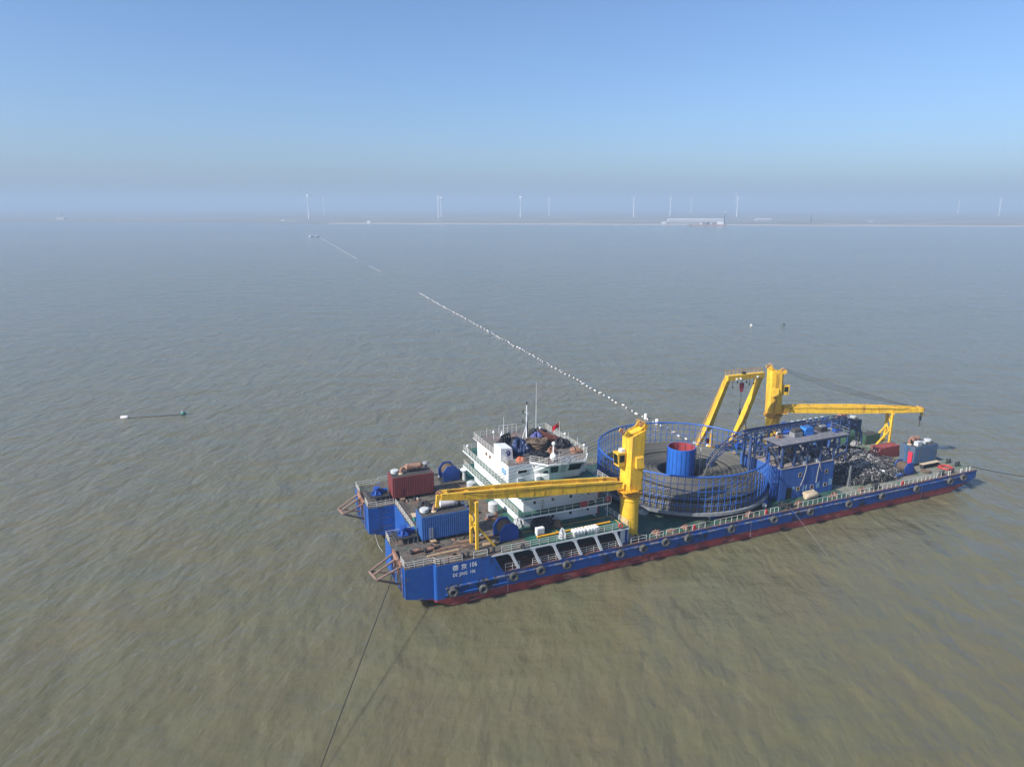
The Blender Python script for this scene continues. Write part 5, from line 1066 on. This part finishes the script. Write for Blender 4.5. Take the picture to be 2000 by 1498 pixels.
# ------------------------------------------------------------------ mooring lines
def line(label, pts, r, mat, sag=0.):
    P = [Vector(p) for p in pts]; q = []
    for a, b in zip(P[:-1], P[1:]):
        for k in range(10): s_ = k / 10; q.append(a.lerp(b, s_) - Vector((0, 0, sag * 4 * s_ * (1 - s_))))
    q.append(P[-1]); return tag(MB().path(q, r, 6).build('mooring_line', mat), label, 'mooring line')
line('taut black mooring line running from the near anchor rack into the sea', [(-.2, 4.4, 6.9), (-2.2, 1.2, 4.9), (-19, -29.6, -.4)], .055, m_rope, .0)
line('mooring wire from the far anchor rack dropping to the sea', [(-.2, 29.5, 6.9), (-3.7, 29.2, 5.2), (-42, 36, -.3)], .010, m_rope, .2)
line('grey mooring wire running from the side fairlead into the sea', [(72.6, 1.6, 4.6), (72.5, -.2, 4.0), (70.6, -11.6, -.3)], .018, m_grey)
line('dark mooring line leading from the stern corner to the sea', [(122.6, 3.4, 4.6), (124.2, 2.0, 4.0), (150, -9, -.4)], .06, m_rope, .5)
line('pale rope hanging in the bow notch between the pontoons', [(1.0, 24.28, 2.1), (1.4, 22, .15), (2.8, 15, .2), (3.4, 12.3, 1.8)], .06, m_ropeg, .5)
t = thing('side_fairlead', 'black roller fairlead on the deck edge abreast of the truss house', 'fairlead', (72.6, .75, zb)); MB().box(-.6, -.4, 0, .6, .4, .25).build('base', m_dark, t); MB().tube((-.3, 0, .25), (-.3, 0, 1.0), .2, 12).tube((.3, 0, .25), (.3, 0, 1.0), .2, 12).build('roller', m_dark, t, True)

# ------------------------------------------------------------------ floats carrying the cable to the shore
LN = [(87.9, 47.7), (87.3, 51.1), (87.9, 55.7), (88.0, 60.6), (88.4, 68.1), (89.2, 76.7), (90.0, 87.5), (91.1, 100.1), (92.2, 113.3), (94.9, 142.1), (96.6, 162.0), (98.3, 186.1), (100.2, 204.1), (102.6, 230.5), (104.4, 252.3), (107.0, 287.0), (109.6, 318.3), (113.1, 354.3), (115.6, 383.7)]
def walk(pts, step):
    out = []; acc = 0
    for a, b in zip(pts[:-1], pts[1:]):
        a = Vector((a[0], a[1], 0)); b = Vector((b[0], b[1], 0)); l_ = (b - a).length
        while acc < l_: out.append((a.lerp(b, acc / l_), math.atan2(b.y - a.y, b.x - a.x))); acc += step
        acc -= l_
    return out
fm = MB().lathe([(.0, -.78), (.28, -.75), (.36, -.62), (.36, .62), (.28, .75), (0, .78)], (0, 0, 0), 12, (1, 0, 0)).mesh('float', True); fm.materials.append(m_float)
def floats(pts, step, label, grp, s=1.):
    for p, a in walk(pts, step):
        o = bpy.data.objects.new('cable_float', fm); C.objects.link(o); o.location = (p.x + random.uniform(-.5, .5), p.y + random.uniform(-.3, .3), .12); o.rotation_euler = (random.uniform(-.1, .1), random.uniform(-.12, .12), a + random.uniform(-.5, .5) + (PI / 2 if random.random() < .12 else 0)); k = s * random.uniform(.45, .7); o.scale = (k, k, k); tag(o, label, 'cable float', grp)
floats(LN, 3.1, 'white float on the cable line trailing from the barge across the sea', 'floats on the cable line')
tag(MB().path([(a, b, .0) for a, b in LN[:1] and [(86.5, 36.4)] + LN], .07, 5).build('floating_cable', m_dark), 'dark cable lying at the surface under the white floats', 'cable')
floats([(131, 557), (135, 624)], 5.0, 'small white float on the far broken stretch of the cable line', 'floats on the far cable line', .8)
floats([(145, 727), (152, 811), (169, 990), (194, 1276)], 7.5, 'tiny white float on the farthest stretch near the work boats', 'floats on the farthest cable line', 1.0)
for x, y in ((88.1, 64.5), (88.3, 70.2)):
    t = thing('upright_float', 'white float standing upright in the cable line', 'cable float', (x, y, -.1), 0, 'upright floats in the cable line'); MB().lathe([(.4, 0), (.46, .1), (.46, 1.5), (.36, 1.65), (0, 1.7)], (0, 0, 0), 12).build('can', m_float, t, True); MB().tube((0, 0, 1.7), (0, 0, 1.85), .1, 8).build('cap', m_rust, t)
t = thing('can_buoy', 'white can buoy at one end of the floating rope', 'buoy', (-45.4, 128.7, 0)); MB().lathe([(.0, -.95), (.5, -.9), (.55, -.7), (.55, .7), (.5, .9), (0, .95)], (0, 0, .25), 14, (1, -.1, 0)).build('can', m_float, t, True); MB().tube((.95, -.1, .25), (1.2, -.12, .15), .06, 6).build('eye', m_dark, t)
t = thing('net_buoy', 'green buoy with net at the other end of the floating rope', 'buoy', (-30.3, 126.6, 0)); MB().ball((0, 0, .3), .75, 12, .7).build('float', M('buoy green', (.04, .2, .17), .6), t, True); MB().lathe([(.3, .6), (.2, 1.1), (0, 1.15)], (-.2, 0, 0), 8).build('tuft', m_grey2, t)
tag(MB().path([(-44.2, 128.6, .05), (-38, 127.6, .04), (-31, 126.7, .05)], .07, 5).build('floating_rope', m_dark), 'dark rope floating between the white can and the green buoy', 'rope')
for k, (x, y, m_, lb) in enumerate(((227.8, 184.8, m_float, 'small white buoy far beyond the stern crane'), (245.2, 180.8, m_dark, 'small dark buoy far beyond the stern crane'))):
    t = thing('marker_buoy', lb, 'buoy', (x, y, 0)); MB().lathe([(.0, -.4), (.6, -.1), (.65, .25), (.3, .6), (0, .65)], (0, 0, .15), 12).build('float', m_, t, True); MB().tube((0, 0, .7), (0, 0, 1.5), .06, 6).build('stem', m_, t)

# ------------------------------------------------------------------ far boats, shore and turbines
def small_boat(label, x, y, l_, mat, rz):
    t = thing('work_boat', label, 'boat', (x, y, 0), rz)
    MB().loft([(-l_ / 2, -l_ * .1, -.3), (l_ * .35, -l_ * .1, -.3), (l_ * .46, 0, -.2), (l_ * .35, l_ * .1, -.3), (-l_ / 2, l_ * .1, -.3)], [(-l_ / 2, -l_ * .14, l_ * .1), (l_ * .36, -l_ * .14, l_ * .1), (l_ * .54, 0, l_ * .15), (l_ * .36, l_ * .14, l_ * .1), (-l_ / 2, l_ * .14, l_ * .1)]).build('boat_hull', mat, t)
    MB().box(-l_ * .36, -l_ * .09, l_ * .1, -l_ * .08, l_ * .09, l_ * .27).build('cabin', m_white, t); MB().tube((-l_ * .2, 0, l_ * .27), (-l_ * .2, 0, l_ * .45), .1, 6).build('mast', m_grey, t)
small_boat('small white work boat at the far end of the cable line', 187, 1327, 11, m_white, .4); small_boat('small dark work boat alongside the white one far out', 197, 1321, 8, m_dark, .4); small_boat('lone small dark boat far out on the open water', -15.5, 1698, 8, m_dark, 1.2)
def far(px, dist): return W((px - 1000) / 1403.5 * (dist * .9708 + 13.9), dist)
tow = MB().tube((0, 0, 0), (0, 0, 95), 2.6, 16, 1.5).mesh('tower', True); nac = MB().beam((-3.5, 0, 96.5), (8, 0, 96.5), 3.8, 3.8).mesh('nacelle'); hubm = MB().lathe([(0, -2.6), (1.4, -2.0), (1.9, 0), (1.9, 1.6)], (-4.6, 0, 96.5), 12, (1, 0, 0)).mesh('rotor_hub', True)
blm = MB().loft([(-.5, -.9, 1), (.5, -.9, 1), (.5, .9, 1), (-.5, .9, 1)], [(-.35, -1.6, 9), (.35, -1.6, 9), (.3, 1.2, 9), (-.3, 1.2, 9)]).loft([(-.35, -1.6, 9.01), (.35, -1.6, 9.01), (.3, 1.2, 9.01), (-.3, 1.2, 9.01)], [(-.1, -.4, 46), (.1, -.4, 46), (.1, .4, 46), (-.1, .4, 46)]).mesh('blade')
for m_ in (tow, nac, hubm, blm): m_.materials.append(m_turb)
for px, d, ry, rz in ((603, 3130, .5, .3), (633, 4400, .7, .4), (856, 3400, 1.0, -.2), (861.5, 3750, .3, .5), (1016, 3480, .6, .35), (1072, 4300, .4, .5), (1237, 3750, .9, .3), (1308, 4100, .2, .5), (1349, 5400, .5, .2), (1438, 3800, .35, -.4), (1870, 5200, .8, .4), (1950, 4300, .9, .2)):
    t = thing('wind_turbine', 'white wind turbine standing on the hazy far shore', 'wind turbine', far(px, d) + Vector((0, 0, 2.0)), R(-YAW) + rz - .9, 'wind turbines on the far shore')
    share('tower', tow, t); share('nacelle', nac, t); share('rotor_hub', hubm, t)
    for k in range(3): share('blade', blm, t, (-4.6, 0, 96.5), (ry + k * 2 * PI / 3, 0, 0))
def shed(label, px, d, l_, w_, h_, mat=m_concrete):
    p = far(px, d); t = thing('shore_shed', label, 'shed', (p.x, p.y, 2.0), R(-YAW)); MB().box(-l_ / 2, -w_ / 2, 0, l_ / 2, w_ / 2, h_).build('wall', mat, t); MB().prism([(-w_ / 2 - 1, h_), (w_ / 2 + 1, h_), (0, h_ + w_ * .15)], 'x', -l_ / 2 - 1, l_ / 2 + 1).build('roof', mat, t)
shed('long pale shed behind the moored ship on the far shore', 1357, 2640, 195, 30, 7); shed('lower pale wall in front of the long shore shed', 1335, 2520, 120, 8, 3.5); shed('small white hut at the bow side of the long shed', 1296, 2360, 12, 8, 5, m_white); shed('flat pale building far inland right of the moored ship', 1490, 2900, 60, 20, 5); shed('small pale hut on the far right beach', 1700, 2600, 14, 8, 4); shed('small pale hut on the near-shore spit, left part', 720, 2420, 10, 7, 6, m_white); shed('tiny pale hut on the left dike', 552, 2620, 9, 7, 5, m_white); shed('low pale building at the foot of the leftmost bank', 120, 2900, 30, 14, 7)
p = far(1383, 2190); t = thing('moored_ship', 'long low ship with dark lattice mast moored at the far shore', 'ship', (p.x, p.y, 0), R(-YAW))
MB().loft([(-50, -7, -1), (48, -7, -1), (48, 7, -1), (-50, 7, -1)], [(-58, -8, 4.5), (52, -8, 4.5), (52, 8, 4.5), (-58, 8, 4.5)]).build('ship_hull', M('ship pink', (.5, .36, .33), .7), t)
MB().box(28, -6, 4.5, 44, 6, 13).build('bridge', m_white, t)
for k in range(7): MB().box(-24 + k * 7, -5, 4.5, -20 + k * 7, 5, 8 + (k * 5) % 4).build('deck_load', (m_white, m_rust, m_grey, m_dark)[k % 4], t)
MB().beam((47, 0, 4), (47, 0, 40), 2.6, 2.6, .8, .8).build('lattice_mast', m_dark, t); MB().box(45.5, -1.5, 38, 48.5, 1.5, 41).build('mast_head', m_white, t)
for k, (px, d, h_) in enumerate(((1583, 2560, 26), (122, 2900, 24))):
    p = far(px, d); t = thing('shore_tower', ('thin dark pylon on the beach right of the moored ship', 'faint dark tower on the leftmost bank')[k], 'pylon', (p.x, p.y, 1.8)); MB().beam((0, 0, 0), (0, 0, h_), 2.2, 2.2, .8, .8).build('shaft', m_dark, t); MB().box(-2.5, -.5, h_, 2.5, .5, h_ + 1).build('head', m_dark, t)

# ------------------------------------------------------------------ haze: one closed box of even air
hz = MB(); q = [W(-G - 100, -2600), W(G + 100, -2600), W(G + 100, 30100), W(-G - 100, 30100)]
hz.add([(v.x, v.y, -7.5) for v in q] + [(v.x, v.y, 158.0) for v in q], [(3, 2, 1, 0), (4, 5, 6, 7), (0, 1, 5, 4), (1, 2, 6, 5), (2, 3, 7, 6), (3, 0, 4, 7)])
mh = bpy.data.materials.new('haze'); mh.use_nodes = True; hn = mh.node_tree; hn.nodes.clear()
vo = hn.nodes.new('ShaderNodeVolumePrincipled'); vo.inputs['Color'].default_value = (.53, .685, .86, 1); vo.inputs['Density'].default_value = 3.2e-4; vo.inputs['Anisotropy'].default_value = 0.0
ho = hn.nodes.new('ShaderNodeOutputMaterial'); hn.links.new(vo.outputs[0], ho.inputs['Volume'])
tag(hz.build('haze', mh), kind='stuff')
